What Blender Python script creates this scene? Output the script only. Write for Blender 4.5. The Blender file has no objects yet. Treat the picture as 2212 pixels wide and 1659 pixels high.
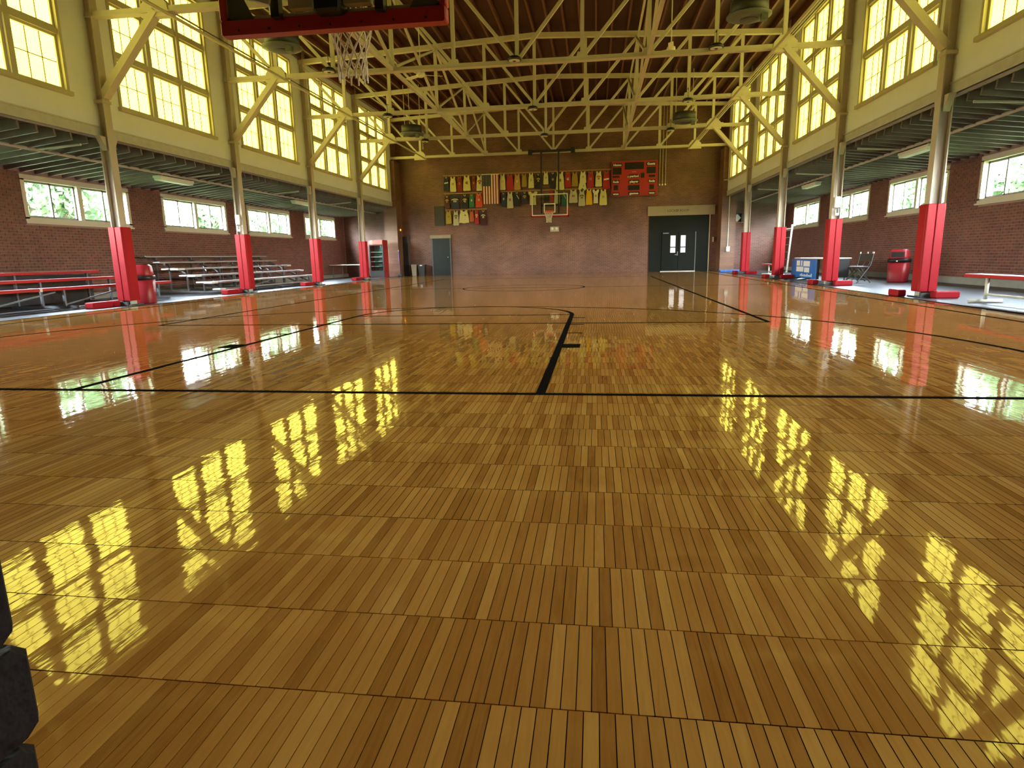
import bpy, math, random
import numpy as np
from mathutils import Vector, Matrix
rnd = random.Random(7)
S = bpy.context.scene
COL = S.collection

# ---------------------------------------------------------------- camera
F_PX, YAW, PITCH, ROLL = 1351.83, 0.1345, 0.2008, 0.0200
CAM = Vector((2.126, 0.0, 0.9145))
def camera_axes():
    cy, sy, cp, sp = math.cos(YAW), math.sin(YAW), math.cos(PITCH), math.sin(PITCH)
    f = Vector((-sy*cp, cy*cp, -sp)); r = Vector((cy, sy, 0)); d = f.cross(r)
    c, s = math.cos(ROLL), math.sin(ROLL)
    return c*r + s*d, -s*r + c*d, f
_r, _d, _f = camera_axes()
cam_data = bpy.data.cameras.new('camera'); cam_data.sensor_width = 36.0
cam_data.lens = 36.0*F_PX/2212.0; cam_data.clip_start = 0.05; cam_data.clip_end = 400
cam = bpy.data.objects.new('camera', cam_data); COL.objects.link(cam)
M3 = Matrix((_r, -_d, -_f)).transposed()
cam.matrix_world = Matrix.Translation(CAM) @ M3.to_4x4()
S.camera = cam

# ---------------------------------------------------------------- sky, sun, exposure
SKY_STRENGTH = 36.0
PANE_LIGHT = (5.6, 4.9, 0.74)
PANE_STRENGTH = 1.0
world = bpy.data.worlds.new('sky'); S.world = world; world.use_nodes = True
wn = world.node_tree.nodes; wl = world.node_tree.links
sky = wn.new('ShaderNodeTexSky'); sky.sky_type = 'NISHITA'; sky.sun_disc = False
sky.sun_elevation = math.radians(52); sky.sun_rotation = math.radians(180)
sky.air_density = 1.2; sky.dust_density = 2.5
wn['Background'].inputs['Strength'].default_value = SKY_STRENGTH
hz = wn.new('ShaderNodeMix'); hz.data_type = 'RGBA'; hz.inputs['Factor'].default_value = 0.62   # bright summer haze
bw = wn.new('ShaderNodeRGBToBW'); wl.new(sky.outputs[0], bw.inputs[0])
tn = wn.new('ShaderNodeMix'); tn.data_type = 'RGBA'; tn.blend_type = 'MULTIPLY'; tn.inputs['Factor'].default_value = 1.0
wl.new(bw.outputs[0], tn.inputs['A']); tn.inputs['B'].default_value = (1.06, 1.0, 0.93, 1)
wl.new(sky.outputs[0], hz.inputs['A']); wl.new(tn.outputs['Result'], hz.inputs['B'])
wl.new(hz.outputs['Result'], wn['Background'].inputs['Color'])
sun_d = bpy.data.lights.new('sun', 'SUN'); sun_d.energy = 4.0; sun_d.angle = 0.01
sun_d.color = (1.0, 0.95, 0.85)
sun = bpy.data.objects.new('sun', sun_d); COL.objects.link(sun)
sun.rotation_euler = (math.radians(-38), 0, 0)
S.view_settings.view_transform = 'Standard'; S.view_settings.look = 'None'
S.view_settings.exposure = 0.0; S.view_settings.gamma = 1.0
S.view_settings.use_curve_mapping = False
S.cycles.max_bounces = 8; S.cycles.diffuse_bounces = 4; S.cycles.glossy_bounces = 4
S.cycles.transparent_max_bounces = 12; S.cycles.caustics_reflective = False; S.cycles.caustics_refractive = False
S.cycles.sample_clamp_indirect = 6.0
# window portals guide the daylight through the low aisle windows (they emit nothing themselves)
COLY0, BAY = 13.04, 4.976
for side in (-1, 1):
    for k in range(-2, 4):
        pd = bpy.data.lights.new('window_portal', 'AREA'); pd.shape = 'RECTANGLE'
        pd.size = 3.4; pd.size_y = 1.0
        pd.cycles.is_portal = True
        po = bpy.data.objects.new('window_portal', pd); COL.objects.link(po)
        po.location = (side*11.78, COLY0+BAY*k+2.62, 2.52)
        po.rotation_euler = (math.radians(90), 0, math.radians(90 if side > 0 else -90))

# ---------------------------------------------------------------- materials
MAT = {}
def material(name, color, rough=0.6, metal=0.0, var=0.12, scale=6.0, bump=0.0, bump_scale=None, spec=0.5, emit=None, coat=0.0):
    if name in MAT: return MAT[name]
    m = bpy.data.materials.new(name); m.use_nodes = True
    nt = m.node_tree; N, L = nt.nodes, nt.links
    b = N['Principled BSDF']
    b.inputs['Roughness'].default_value = rough; b.inputs['Metallic'].default_value = metal
    b.inputs['Specular IOR Level'].default_value = spec
    b.inputs['Coat Weight'].default_value = coat
    tc = N.new('ShaderNodeNewGeometry'); nz = N.new('ShaderNodeTexNoise')
    nz.inputs['Scale'].default_value = scale; nz.inputs['Detail'].default_value = 4
    L.new(tc.outputs['Position'], nz.inputs['Vector'])
    mx = N.new('ShaderNodeMix'); mx.data_type = 'RGBA'
    c = color
    mx.inputs['A'].default_value = (c[0]*(1-var), c[1]*(1-var), c[2]*(1-var), 1)
    mx.inputs['B'].default_value = (min(1, c[0]*(1+var)), min(1, c[1]*(1+var)), min(1, c[2]*(1+var)), 1)
    L.new(nz.outputs['Fac'], mx.inputs['Factor']); L.new(mx.outputs['Result'], b.inputs['Base Color'])
    if bump:
        n2 = N.new('ShaderNodeTexNoise'); n2.inputs['Scale'].default_value = bump_scale or scale*5
        L.new(tc.outputs['Position'], n2.inputs['Vector'])
        bp = N.new('ShaderNodeBump'); bp.inputs['Strength'].default_value = bump; bp.inputs['Distance'].default_value = 0.01
        L.new(n2.outputs['Fac'], bp.inputs['Height']); L.new(bp.outputs['Normal'], b.inputs['Normal'])
    if emit:
        b.inputs['Emission Color'].default_value = (*emit[:3], 1); b.inputs['Emission Strength'].default_value = emit[3]
    MAT[name] = m; return m

def brick_material(name, axes, c1, c2, mortar, rough=0.42):
    m = bpy.data.materials.new(name); m.use_nodes = True
    nt = m.node_tree; N, L = nt.nodes, nt.links; b = N['Principled BSDF']
    g = N.new('ShaderNodeNewGeometry'); sp = N.new('ShaderNodeSeparateXYZ'); cb = N.new('ShaderNodeCombineXYZ')
    L.new(g.outputs['Position'], sp.inputs[0]); L.new(sp.outputs[axes[0]], cb.inputs[0]); L.new(sp.outputs[axes[1]], cb.inputs[1])
    br = N.new('ShaderNodeTexBrick'); L.new(cb.outputs[0], br.inputs['Vector'])
    br.inputs['Scale'].default_value = 1.0; br.inputs['Brick Width'].default_value = 0.215; br.inputs['Row Height'].default_value = 0.0677
    br.inputs['Mortar Size'].default_value = 0.006; br.inputs['Mortar Smooth'].default_value = 0.3; br.inputs['Bias'].default_value = -0.1
    br.inputs['Color1'].default_value = (*c1, 1); br.inputs['Color2'].default_value = (*c2, 1); br.inputs['Mortar'].default_value = (*mortar, 1)
    nz = N.new('ShaderNodeTexNoise'); nz.inputs['Scale'].default_value = 0.9; nz.inputs['Detail'].default_value = 6
    L.new(g.outputs['Position'], nz.inputs['Vector'])
    mx = N.new('ShaderNodeMix'); mx.data_type = 'RGBA'; mx.blend_type = 'MULTIPLY'
    mx.inputs['Factor'].default_value = 1.0
    rp = N.new('ShaderNodeValToRGB'); rp.color_ramp.elements[0].position = 0.3; rp.color_ramp.elements[0].color = (0.62, 0.62, 0.62, 1)
    rp.color_ramp.elements[1].position = 0.7; rp.color_ramp.elements[1].color = (1.15, 1.15, 1.15, 1)
    L.new(nz.outputs['Fac'], rp.inputs[0]); L.new(br.outputs['Color'], mx.inputs['A']); L.new(rp.outputs[0], mx.inputs['B'])
    L.new(mx.outputs['Result'], b.inputs['Base Color']); b.inputs['Roughness'].default_value = rough
    bp = N.new('ShaderNodeBump'); bp.inputs['Strength'].default_value = 0.6; bp.inputs['Distance'].default_value = 0.006; bp.invert = True
    L.new(br.outputs['Fac'], bp.inputs['Height']); L.new(bp.outputs['Normal'], b.inputs['Normal'])
    return m

def wood_floor(name, single):
    m = bpy.data.materials.new(name); m.use_nodes = True
    nt = m.node_tree; N, L = nt.nodes, nt.links; b = N['Principled BSDF']
    if single:
        oi = N.new('ShaderNodeObjectInfo'); tone = oi.outputs['Random']
    else:
        at = N.new('ShaderNodeAttribute'); at.attribute_name = 'tone'; tone = at.outputs['Fac']
    g = N.new('ShaderNodeNewGeometry'); mp = N.new('ShaderNodeMapping'); mp.inputs['Scale'].default_value = (90, 7, 1)
    ad = N.new('ShaderNodeVectorMath'); ad.operation = 'ADD'
    cb = N.new('ShaderNodeCombineXYZ'); ml = N.new('ShaderNodeMath'); ml.operation = 'MULTIPLY'; ml.inputs[1].default_value = 50
    L.new(tone, ml.inputs[0]); L.new(ml.outputs[0], cb.inputs[2])
    L.new(g.outputs['Position'], mp.inputs['Vector']); L.new(mp.outputs[0], ad.inputs[0]); L.new(cb.outputs[0], ad.inputs[1])
    nz = N.new('ShaderNodeTexNoise'); nz.inputs['Scale'].default_value = 1.0; nz.inputs['Detail'].default_value = 5; nz.inputs['Distortion'].default_value = 0.6
    L.new(ad.outputs[0], nz.inputs['Vector'])
    mix = N.new('ShaderNodeMath'); mix.operation = 'MULTIPLY_ADD'; mix.inputs[1].default_value = 0.35
    t2 = N.new('ShaderNodeMath'); t2.operation = 'MULTIPLY_ADD'; t2.inputs[1].default_value = 0.55; t2.inputs[2].default_value = 0.03
    L.new(tone, t2.inputs[0]); L.new(nz.outputs['Fac'], mix.inputs[0]); L.new(t2.outputs[0], mix.inputs[2])
    rp = N.new('ShaderNodeValToRGB'); e = rp.color_ramp.elements
    e[0].position = 0.0; e[0].color = (0.265, 0.098, 0.018, 1); e[1].position = 1.0; e[1].color = (0.80, 0.455, 0.120, 1)
    k = e.new(0.30); k.color = (0.465, 0.200, 0.040, 1); k = e.new(0.65); k.color = (0.635, 0.308, 0.068, 1)
    L.new(mix.outputs[0], rp.inputs[0]); L.new(rp.outputs[0], b.inputs['Base Color'])
    b.inputs['Roughness'].default_value = 0.6; b.inputs['Specular IOR Level'].default_value = 0.0
    b.inputs['Coat Weight'].default_value = 1.0; b.inputs['Coat Roughness'].default_value = 0.035; b.inputs['Coat IOR'].default_value = 1.58
    # waviness of the varnish
    mp2 = N.new('ShaderNodeMapping'); mp2.inputs['Scale'].default_value = (26, 7, 1)
    n2 = N.new('ShaderNodeTexNoise'); n2.inputs['Scale'].default_value = 1.0; n2.inputs['Detail'].default_value = 2
    L.new(g.outputs['Position'], mp2.inputs['Vector']); L.new(mp2.outputs[0], n2.inputs['Vector'])
    bp = N.new('ShaderNodeBump'); bp.inputs['Strength'].default_value = 0.15; bp.inputs['Distance'].default_value = 0.002
    L.new(n2.outputs['Fac'], bp.inputs['Height']); L.new(bp.outputs['Normal'], b.inputs['Coat Normal'])
    return m

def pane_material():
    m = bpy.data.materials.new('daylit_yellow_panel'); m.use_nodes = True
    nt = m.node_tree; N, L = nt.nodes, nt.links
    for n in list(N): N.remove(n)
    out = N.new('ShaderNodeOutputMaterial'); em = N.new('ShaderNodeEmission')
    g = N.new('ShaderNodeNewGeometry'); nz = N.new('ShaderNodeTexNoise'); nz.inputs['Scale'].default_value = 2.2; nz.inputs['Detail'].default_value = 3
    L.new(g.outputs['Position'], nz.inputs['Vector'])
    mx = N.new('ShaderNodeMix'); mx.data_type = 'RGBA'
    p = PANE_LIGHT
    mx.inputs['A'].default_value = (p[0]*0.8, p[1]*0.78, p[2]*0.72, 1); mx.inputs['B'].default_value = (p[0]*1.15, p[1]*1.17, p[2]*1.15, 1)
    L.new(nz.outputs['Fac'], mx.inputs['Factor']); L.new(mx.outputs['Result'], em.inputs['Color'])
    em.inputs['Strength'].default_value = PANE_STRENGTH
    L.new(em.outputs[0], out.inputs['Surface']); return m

def glass_material(name, tint=(0.93, 0.97, 0.96), refl=0.06):
    m = bpy.data.materials.new(name); m.use_nodes = True
    nt = m.node_tree; N, L = nt.nodes, nt.links
    for n in list(N): N.remove(n)
    out = N.new('ShaderNodeOutputMaterial'); tr = N.new('ShaderNodeBsdfTransparent'); gl = N.new('ShaderNodeBsdfGlossy'); mx = N.new('ShaderNodeMixShader')
    nz = N.new('ShaderNodeTexNoise'); nz.inputs['Scale'].default_value = 3
    mul = N.new('ShaderNodeMath'); mul.operation = 'MULTIPLY'; mul.inputs[1].default_value = refl*2
    L.new(nz.outputs['Fac'], mul.inputs[0])
    tr.inputs['Color'].default_value = (*tint, 1); gl.inputs['Roughness'].default_value = 0.03
    L.new(mul.outputs[0], mx.inputs['Fac']); L.new(tr.outputs[0], mx.inputs[1]); L.new(gl.outputs[0], mx.inputs[2]); L.new(mx.outputs[0], out.inputs['Surface'])
    return m

def leaf_material():
    m = bpy.data.materials.new('leaf_green'); m.use_nodes = True
    nt = m.node_tree; N, L = nt.nodes, nt.links
    for n in list(N): N.remove(n)
    out = N.new('ShaderNodeOutputMaterial'); d = N.new('ShaderNodeBsdfDiffuse'); t = N.new('ShaderNodeBsdfTranslucent'); mx = N.new('ShaderNodeMixShader')
    nz = N.new('ShaderNodeTexNoise'); nz.inputs['Scale'].default_value = 1.3
    rp = N.new('ShaderNodeValToRGB'); rp.color_ramp.elements[0].color = (0.045, 0.085, 0.045, 1); rp.color_ramp.elements[1].color = (0.16, 0.245, 0.13, 1)
    g = N.new('ShaderNodeNewGeometry'); L.new(g.outputs['Position'], nz.inputs['Vector']); L.new(nz.outputs['Fac'], rp.inputs[0])
    L.new(rp.outputs[0], d.inputs[0]); L.new(rp.outputs[0], t.inputs[0]); mx.inputs[0].default_value = 0.45
    L.new(d.outputs[0], mx.inputs[1]); L.new(t.outputs[0], mx.inputs[2]); L.new(mx.outputs[0], out.inputs['Surface']); return m

CREAM = material('cream_steel_paint', (0.58, 0.53, 0.48), 0.55, var=0.12, scale=3, spec=0.3)
COLUMN = material('cream_column_paint', (0.52, 0.47, 0.40), 0.65, var=0.14, scale=2, spec=0.25)
PLASTER = material('off_white_plaster', (0.79, 0.81, 0.93), 0.75, var=0.07, scale=1.4, bump=0.1)
SASHM = material('cream_window_paint', (0.50, 0.45, 0.30), 0.5, var=0.1, scale=4)
MUNTIN = material('dark_muntin', (0.26, 0.17, 0.06), 0.6)
FRAMEW = material('white_window_frame', (0.72, 0.69, 0.60), 0.45, var=0.06)
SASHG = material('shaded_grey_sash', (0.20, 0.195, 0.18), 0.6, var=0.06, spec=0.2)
GREYSTEEL = material('grey_channel_paint', (0.50, 0.49, 0.45), 0.5, var=0.22, scale=5)
PANE = pane_material()
GLASS = glass_material('clear_window_glass')
BBGLASS = glass_material('backboard_glass', (0.94, 0.98, 0.95), 0.035)
ROOFWOOD = material('dark_red_brown_boards', (0.075, 0.026, 0.018), 0.6, var=0.35, scale=5)
RAFTERW = material('red_brown_rafter', (0.130, 0.046, 0.028), 0.5, var=0.3, scale=5)
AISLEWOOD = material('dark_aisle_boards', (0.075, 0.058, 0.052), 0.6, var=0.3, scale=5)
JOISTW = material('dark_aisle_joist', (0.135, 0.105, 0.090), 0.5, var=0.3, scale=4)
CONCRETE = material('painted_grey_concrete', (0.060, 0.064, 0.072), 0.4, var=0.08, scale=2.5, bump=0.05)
CURB = material('rough_grey_concrete', (0.30, 0.29, 0.28), 0.7, var=0.2, scale=5, bump=0.3)
RED = material('red_vinyl_pad', (0.36, 0.008, 0.016), 0.45, var=0.06, scale=3, spec=0.2)
REDPAINT = material('red_bench_paint', (0.50, 0.022, 0.028), 0.4, var=0.1)
BLACKLINE = material('black_line_paint', (0.012, 0.010, 0.009), 0.6, var=0.1, spec=0.0)
GAP = material('dark_floor_joint_wood', (0.022, 0.010, 0.004), 0.9, spec=0.0)  # near-black subfloor wood that shows in the open joints
FLOORW = wood_floor('maple_strip_floor', False)
FLOORS = wood_floor('maple_strip', True)
BRICKX = brick_material('brown_brick', (0, 2), (0.190, 0.082, 0.058), (0.130, 0.055, 0.042), (0.285, 0.165, 0.125), 0.5)
BRICKP = brick_material('brown_brick_return', (1, 2), (0.235, 0.108, 0.062), (0.175, 0.080, 0.050), (0.300, 0.190, 0.135), 0.38)
BRICKS = [material('red_brick', (0.215, 0.080, 0.062), 0.42, var=0.3, scale=3), material('dark_red_brick', (0.160, 0.062, 0.052), 0.42, var=0.3, scale=3), material('brown_red_brick', (0.185, 0.085, 0.062), 0.42, var=0.3, scale=3)]
MORTAR = material('pinkish_mortar', (0.40, 0.27, 0.24), 0.7, var=0.12)
JAMBB = material('dark_jamb_brick', (0.014, 0.009, 0.009), 0.8, var=0.4, scale=14, bump=0.6, bump_scale=60, spec=0.15)
DARKDOOR = material('charcoal_green_door', (0.012, 0.015, 0.013), 0.6, var=0.08, spec=0.12)
GREYDOOR = material('slate_grey_door', (0.026, 0.033, 0.036), 0.5, var=0.1, spec=0.2)
BLACK = material('black_plastic', (0.015, 0.015, 0.016), 0.45)
DARKGREY = material('dark_grey_metal', (0.06, 0.065, 0.06), 0.5)
DRUM = material('grey_green_metal', (0.105, 0.120, 0.105), 0.5, var=0.1)
ALU = material('galvanised_aluminium', (0.26, 0.27, 0.29), 0.45, metal=0.5, var=0.08)
ALUP = material('aluminium_plank', (0.42, 0.40, 0.41), 0.45, metal=0.2, var=0.08)
ENDCAP = material('white_plank_end_cap', (0.80, 0.84, 0.84), 0.4, var=0.04)
WHITE = material('white_paint', (0.80, 0.79, 0.75), 0.4, var=0.04)
WHITEPIPE = material('white_pipe_enamel', (0.78, 0.76, 0.66), 0.35, var=0.05)
PIPE = material('ivory_pipe', (0.55, 0.49, 0.34), 0.45, var=0.08)
GREYPIPE = material('grey_aisle_pipe', (0.50, 0.48, 0.45), 0.45, var=0.08)
BLUE = material('blue_banner_vinyl', (0.010, 0.160, 0.62), 0.4, var=0.06)
LABELW = material('white_print', (0.78, 0.80, 0.84), 0.5, var=0.03)
ORANGE = material('orange_rim_enamel', (0.72, 0.13, 0.04), 0.35)
NETM = material('white_net_cord', (0.66, 0.60, 0.50), 0.8)
STONE = material('buff_stone_lintel', (0.34, 0.28, 0.20), 0.75, var=0.15, scale=4, bump=0.15)
RAILW = material('orange_pine_rail', (0.40, 0.19, 0.08), 0.5, var=0.15)
BROWNCH = material('brown_chair_vinyl', (0.035, 0.022, 0.020), 0.5, spec=0.25)
TAN = material('tan_plastic', (0.30, 0.26, 0.17), 0.5)
PURPLE = material('violet_handle', (0.22, 0.16, 0.45), 0.4)
LEAF = leaf_material()
BARK = material('tree_bark', (0.11, 0.08, 0.055), 0.9, var=0.3, scale=6, bump=0.5)
GRASS = material('lawn_grass', (0.04, 0.075, 0.02), 0.9, var=0.3, scale=2)

# ---------------------------------------------------------------- mesh helpers
class MB:
    def __init__(self): self.v = []; self.f = []
    def quad(self, *p):
        i = len(self.v); self.v += [tuple(q) for q in p]; self.f.append(tuple(range(i, i+len(p)))); return self
    def box(self, x0, x1, y0, y1, z0, z1):
        i = len(self.v)
        self.v += [(x, y, z) for z in (z0, z1) for y in (y0, y1) for x in (x0, x1)]
        for a in ((0, 2, 3, 1), (4, 5, 7, 6), (0, 1, 5, 4), (2, 6, 7, 3), (0, 4, 6, 2), (1, 3, 7, 5)): self.f.append(tuple(i+q for q in a))
        return self
    def bbox(self, x0, x1, y0, y1, z0, z1, b=0.02):
        # box with chamfered vertical and top edges
        o = [(x0+b, y0), (x1-b, y0), (x1, y0+b), (x1, y1-b), (x1-b, y1), (x0+b, y1), (x0, y1-b), (x0, y0+b)]
        cx, cy = (x0+x1)/2, (y0+y1)/2
        def ring(s, z): return [((x-cx)*s+cx, (y-cy)*s+cy, z) for x, y in o]
        s = 1-2*b/max(x1-x0, y1-y0)
        rings = [ring(s, z0), ring(1, z0+b), ring(1, z1-b), ring(s, z1)]
        self.loft(rings); return self
    def loft(self, rings, cap=True):
        n = len(rings[0]); i = len(self.v)
        for r in rings: self.v += [tuple(q) for q in r]
        for k in range(len(rings)-1):
            for j in range(n):
                a = i+k*n+j; b = i+k*n+(j+1) % n
                self.f.append((a, b, b+n, a+n))
        if cap:
            self.f.append(tuple(range(i+n-1, i-1, -1))); e = i+(len(rings)-1)*n; self.f.append(tuple(range(e, e+n)))
        return self
    def bar(self, p, q, w, h, up=(0, 0, 1)):
        p, q = Vector(p), Vector(q); d = (q-p).normalized(); u = Vector(up)
        s = d.cross(u)
        if s.length < 1e-4: s = d.cross(Vector((1, 0, 0)))
        s.normalize(); u = s.cross(d)
        r = lambda c: [tuple(c+s*a*w/2+u*b*h/2) for a, b in ((-1, -1), (1, -1), (1, 1), (-1, 1))]
        return self.loft([r(p), r(q)])
    def tube(self, pts, r, n=8, cap=True):
        pts = [Vector(p) for p in pts]; rings = []
        rr = r if isinstance(r, (list, tuple)) else [r]*len(pts)
        for i, p in enumerate(pts):
            d = (pts[min(i+1, len(pts)-1)]-pts[max(i-1, 0)]).normalized()
            s = d.cross(Vector((0, 0, 1)))
            if s.length < 1e-3: s = d.cross(Vector((0, 1, 0)))
            s.normalize(); u = s.cross(d)
            rings.append([tuple(p+(s*math.cos(2*math.pi*k/n)+u*math.sin(2*math.pi*k/n))*rr[i]) for k in range(n)])
        return self.loft(rings, cap)
    def lathe(self, c, prof, n=24, axis='z'):
        rings = []
        for r, h in prof:
            ring = []
            for k in range(n):
                a = 2*math.pi*k/n; x, y = r*math.cos(a), r*math.sin(a)
                if axis == 'z': ring.append((c[0]+x, c[1]+y, c[2]+h))
                elif axis == 'y': ring.append((c[0]+x, c[1]+h, c[2]+y))
                else: ring.append((c[0]+h, c[1]+x, c[2]+y))
            rings.append(ring)
        return self.loft(rings)
    def prism(self, poly, fn, t0, t1):
        # poly in 2d, fn(u, v, t) -> xyz
        return self.loft([[fn(u, v, t0) for u, v in poly], [fn(u, v, t1) for u, v in poly]])
    def mesh(self, name, mat, off=(0, 0, 0), smooth=False):
        me = bpy.data.meshes.new(name)
        me.from_pydata([(x-off[0], y-off[1], z-off[2]) for x, y, z in self.v], [], self.f)
        me.validate(); me.materials.append(mat)
        if smooth:
            for p in me.polygons: p.use_smooth = True
        me.update(); return me
BASE = {}
def link(name, me, parent=None, loc=(0, 0, 0), rot=None):
    o = bpy.data.objects.new(name, me); COL.objects.link(o); o.location = loc
    if rot: o.rotation_euler = rot
    if parent is not None: o.parent = parent
    return o
def thing(name, loc, label=None, cat=None, group=None, kind=None):
    o = link(name, None, None, loc); o.empty_display_size = 0.1; BASE[o.name] = tuple(loc)
    tag(o, label, cat, group, kind); return o
def tag(o, label=None, cat=None, group=None, kind=None):
    if label: o['label'] = label
    if cat: o['category'] = cat
    if group: o['group'] = group
    if kind: o['kind'] = kind
    return o
def part(name, mb, mat, parent=None, smooth=False, label=None, kind=None):
    # vertices given in world space; the part is stored relative to its thing's base
    off = BASE.get(parent.name, (0, 0, 0)) if parent is not None else (0, 0, 0)
    o = link(name, mb.mesh(name, mat, off, smooth), parent)
    BASE[o.name] = off
    if parent is not None: o.location = (0, 0, 0)
    return tag(o, label, kind=kind)
def solo(name, mb, mat, loc, label, cat, group=None, smooth=False):
    o = link(name, mb.mesh(name, mat, loc, smooth), None, loc); BASE[o.name] = tuple(loc)
    return tag(o, label, cat, group)
def struct(name, mb, mat, label=None):
    o = part(name, mb, mat); o['kind'] = 'structure'
    if label: o['label'] = label
    return o
def copy_tree(o, parent=None):
    c = o.copy(); COL.objects.link(c); c.parent = parent
    for ch in [x for x in o.children]: copy_tree(ch, c)
    return c
def text_mb(s, size, thick=0.0):
    cu = bpy.data.curves.new('lettering', 'FONT'); cu.body = s; cu.size = size; cu.align_x = 'CENTER'; cu.align_y = 'CENTER'
    cu.offset = thick; cu.resolution_u = 2
    o = bpy.data.objects.new('lettering', cu); COL.objects.link(o)
    dg = bpy.context.evaluated_depsgraph_get(); me = bpy.data.meshes.new_from_object(o.evaluated_get(dg))
    v = [tuple(q.co) for q in me.vertices]; f = [tuple(p.vertices) for p in me.polygons]
    bpy.data.objects.remove(o); bpy.data.curves.remove(cu); bpy.data.meshes.remove(me)
    return v, f
def lettering(name, s, size, fn, mat, parent, width=None, thick=0.0):
    v, f = text_mb(s, size, thick); mb = MB()
    if width:
        w = max(q[0] for q in v)-min(q[0] for q in v); k = width/w
    else: k = 1
    mb.v = [fn(x*k, y) for x, y, z in v]; mb.f = f
    return part(name, mb, mat, parent)

# ================================================================ SETTING
YW, XC, XO = 33.7, 8.0, 11.5
# ---- floor: strip maple in one-foot courses
floor = thing('floor', (0, 0, 0), kind='structure')
part('subfloor', MB().box(-XC, XC, -1.0, YW, -0.06, -0.004), GAP, floor)
STRIP, ROW0, ROWH = 0.0319, 1.129, 0.3048
def visible(x, y):
    d = Vector((x, y, 0))-CAM; zz = d.dot(_f)
    if zz < 0.1: return False
    return abs(d.dot(_r)/zz*F_PX) < 1130 and -900 < d.dot(_d)/zz*F_PX < 850
cells = []
for r in range(-2, 108):
    y0 = ROW0+ROWH*r; y1 = min(y0+ROWH, YW)
    if y0 > YW-0.02: break
    x = -XC-rnd.random()*STRIP
    while x < XC:
        xa, xb = max(x, -XC), min(x+STRIP, XC)
        if xb-xa > 0.004: cells.append((xa, xb, y0, y1))
        x += STRIP
vis = [(abs(c[2]+0.15)**2+((c[0]+c[1])/2-CAM.x)**2, i) for i, c in enumerate(cells) if visible((c[0]+c[1])/2, (c[2]+c[3])/2) and c[1]-c[0] > 0.03 and c[2] > 0.7]
vis.sort(); single = set(i for _, i in vis[:300])
plank_me = MB().box(-STRIP/2+0.0011, STRIP/2-0.0011, -ROWH/2+0.0018, ROWH/2-0.0018, -0.004, 0).mesh('plank', FLOORS)
V, Fc, tones = [], [], []
for i, (xa, xb, y0, y1) in enumerate(cells):
    ra, rb, hz = rnd.gauss(0, 0.0034), rnd.gauss(0, 0.0008), rnd.uniform(-0.0001, 0.0001)
    if i in single:
        link('plank', plank_me, floor, ((xa+xb)/2, (y0+y1)/2, hz), (rb, ra, 0)); continue
    xm, ym = (xa+xb)/2, (y0+y1)/2; g = 0.0011; gy = 0.0018
    k = len(V)
    for px_, py_ in ((xa+g, y0+gy), (xb-g, y0+gy), (xb-g, y1-gy), (xa+g, y1-gy)):
        V.append((px_, py_, hz-(px_-xm)*math.tan(ra)+(py_-ym)*math.tan(rb)))
    Fc.append((k, k+1, k+2, k+3)); tones.append(rnd.random())
me = bpy.data.meshes.new('strip_planks'); me.from_pydata(V, [], Fc); me.materials.append(FLOORW)
at = me.attributes.new('tone', 'FLOAT', 'FACE'); at.data.foreach_set('value', np.array(tones, dtype=np.float32)); me.update()
o = link('strip_planks', me, floor); o['kind'] = 'stuff'
# ---- painted court lines
ZL = 0.0016
def line_path(pts, w, closed=False):
    mb = MB(); n = len(pts)
    L_, R_ = [], []
    for i, p in enumerate(pts):
        a = Vector(pts[max(i-1, 0)]); b = Vector(pts[min(i+1, n-1)]); d = (b-a).normalized(); s = Vector((-d.y, d.x))
        L_.append(Vector(p)+s*w/2); R_.append(Vector(p)-s*w/2)
    for i in range(n-1):
        mb.quad((R_[i].x, R_[i].y, ZL), (R_[i+1].x, R_[i+1].y, ZL), (L_[i+1].x, L_[i+1].y, ZL), (L_[i].x, L_[i].y, ZL))
    return mb
arc = lambda c, r, a0, a1, n=40: [(c[0]+r*math.cos(math.radians(a0+(a1-a0)*i/n)), c[1]+r*math.sin(math.radians(a0+(a1-a0)*i/n))) for i in range(n+1)]
LN = []
LN.append(([(-7.40, 4.12), (7.40, 4.12)], 0.06))
LN += [([(s*7.36, 4.12), (s*7.36, 33.2)], 0.062) for s in (-1, 1)]
LN += [([(s*7.97, 0.6), (s*7.97, 33.6)], 0.07) for s in (-1, 1)]
LN.append(([(1.76, 4.15), (1.76, 9.91)]+arc((0, 9.91), 1.76, 0, 180)[1:]+[(-1.76, 4.15)], 0.065))
LN.append(([(-1.73, 9.91), (1.73, 9.91)], 0.062))
LN.append(([(5.9, 4.15), (5.9, 5.72)]+arc((0, 5.72), 5.9, 0, 180, 70)[1:]+[(-5.9, 4.15)], 0.062))
LN += [([(s*4.4, 8.65), (s*4.4, 27.0)], 0.062) for s in (-1, 1)]
LN += [([(-4.4, y), (4.4, y)], 0.062) for y in (8.65, 27.0)]
LN.append(([(-7.36, 18.76), (7.36, 18.76)], 0.05))
LN.append((arc((0, 18.76), 1.8, 0, 360), 0.05))
for s in (-1, 1):
    LN.append(([(s*1.79, 6.43), (s*1.97, 6.43)], 0.27))
    LN += [([(s*1.79, y), (s*1.97, y)], 0.05) for y in (7.53, 8.49, 9.41)]
for p, w in LN: part('court_line', line_path(p, w), BLACKLINE, floor)

# ---- aisle floors
for s, n in ((-1, 'floor_left'), (1, 'floor_right')):
    a, b = (XC, XO+0.02) if s > 0 else (-XO-0.02, -XC)
    struct(n, MB().box(a, b, -0.2, YW, -0.1, -0.002), CONCRETE)

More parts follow.
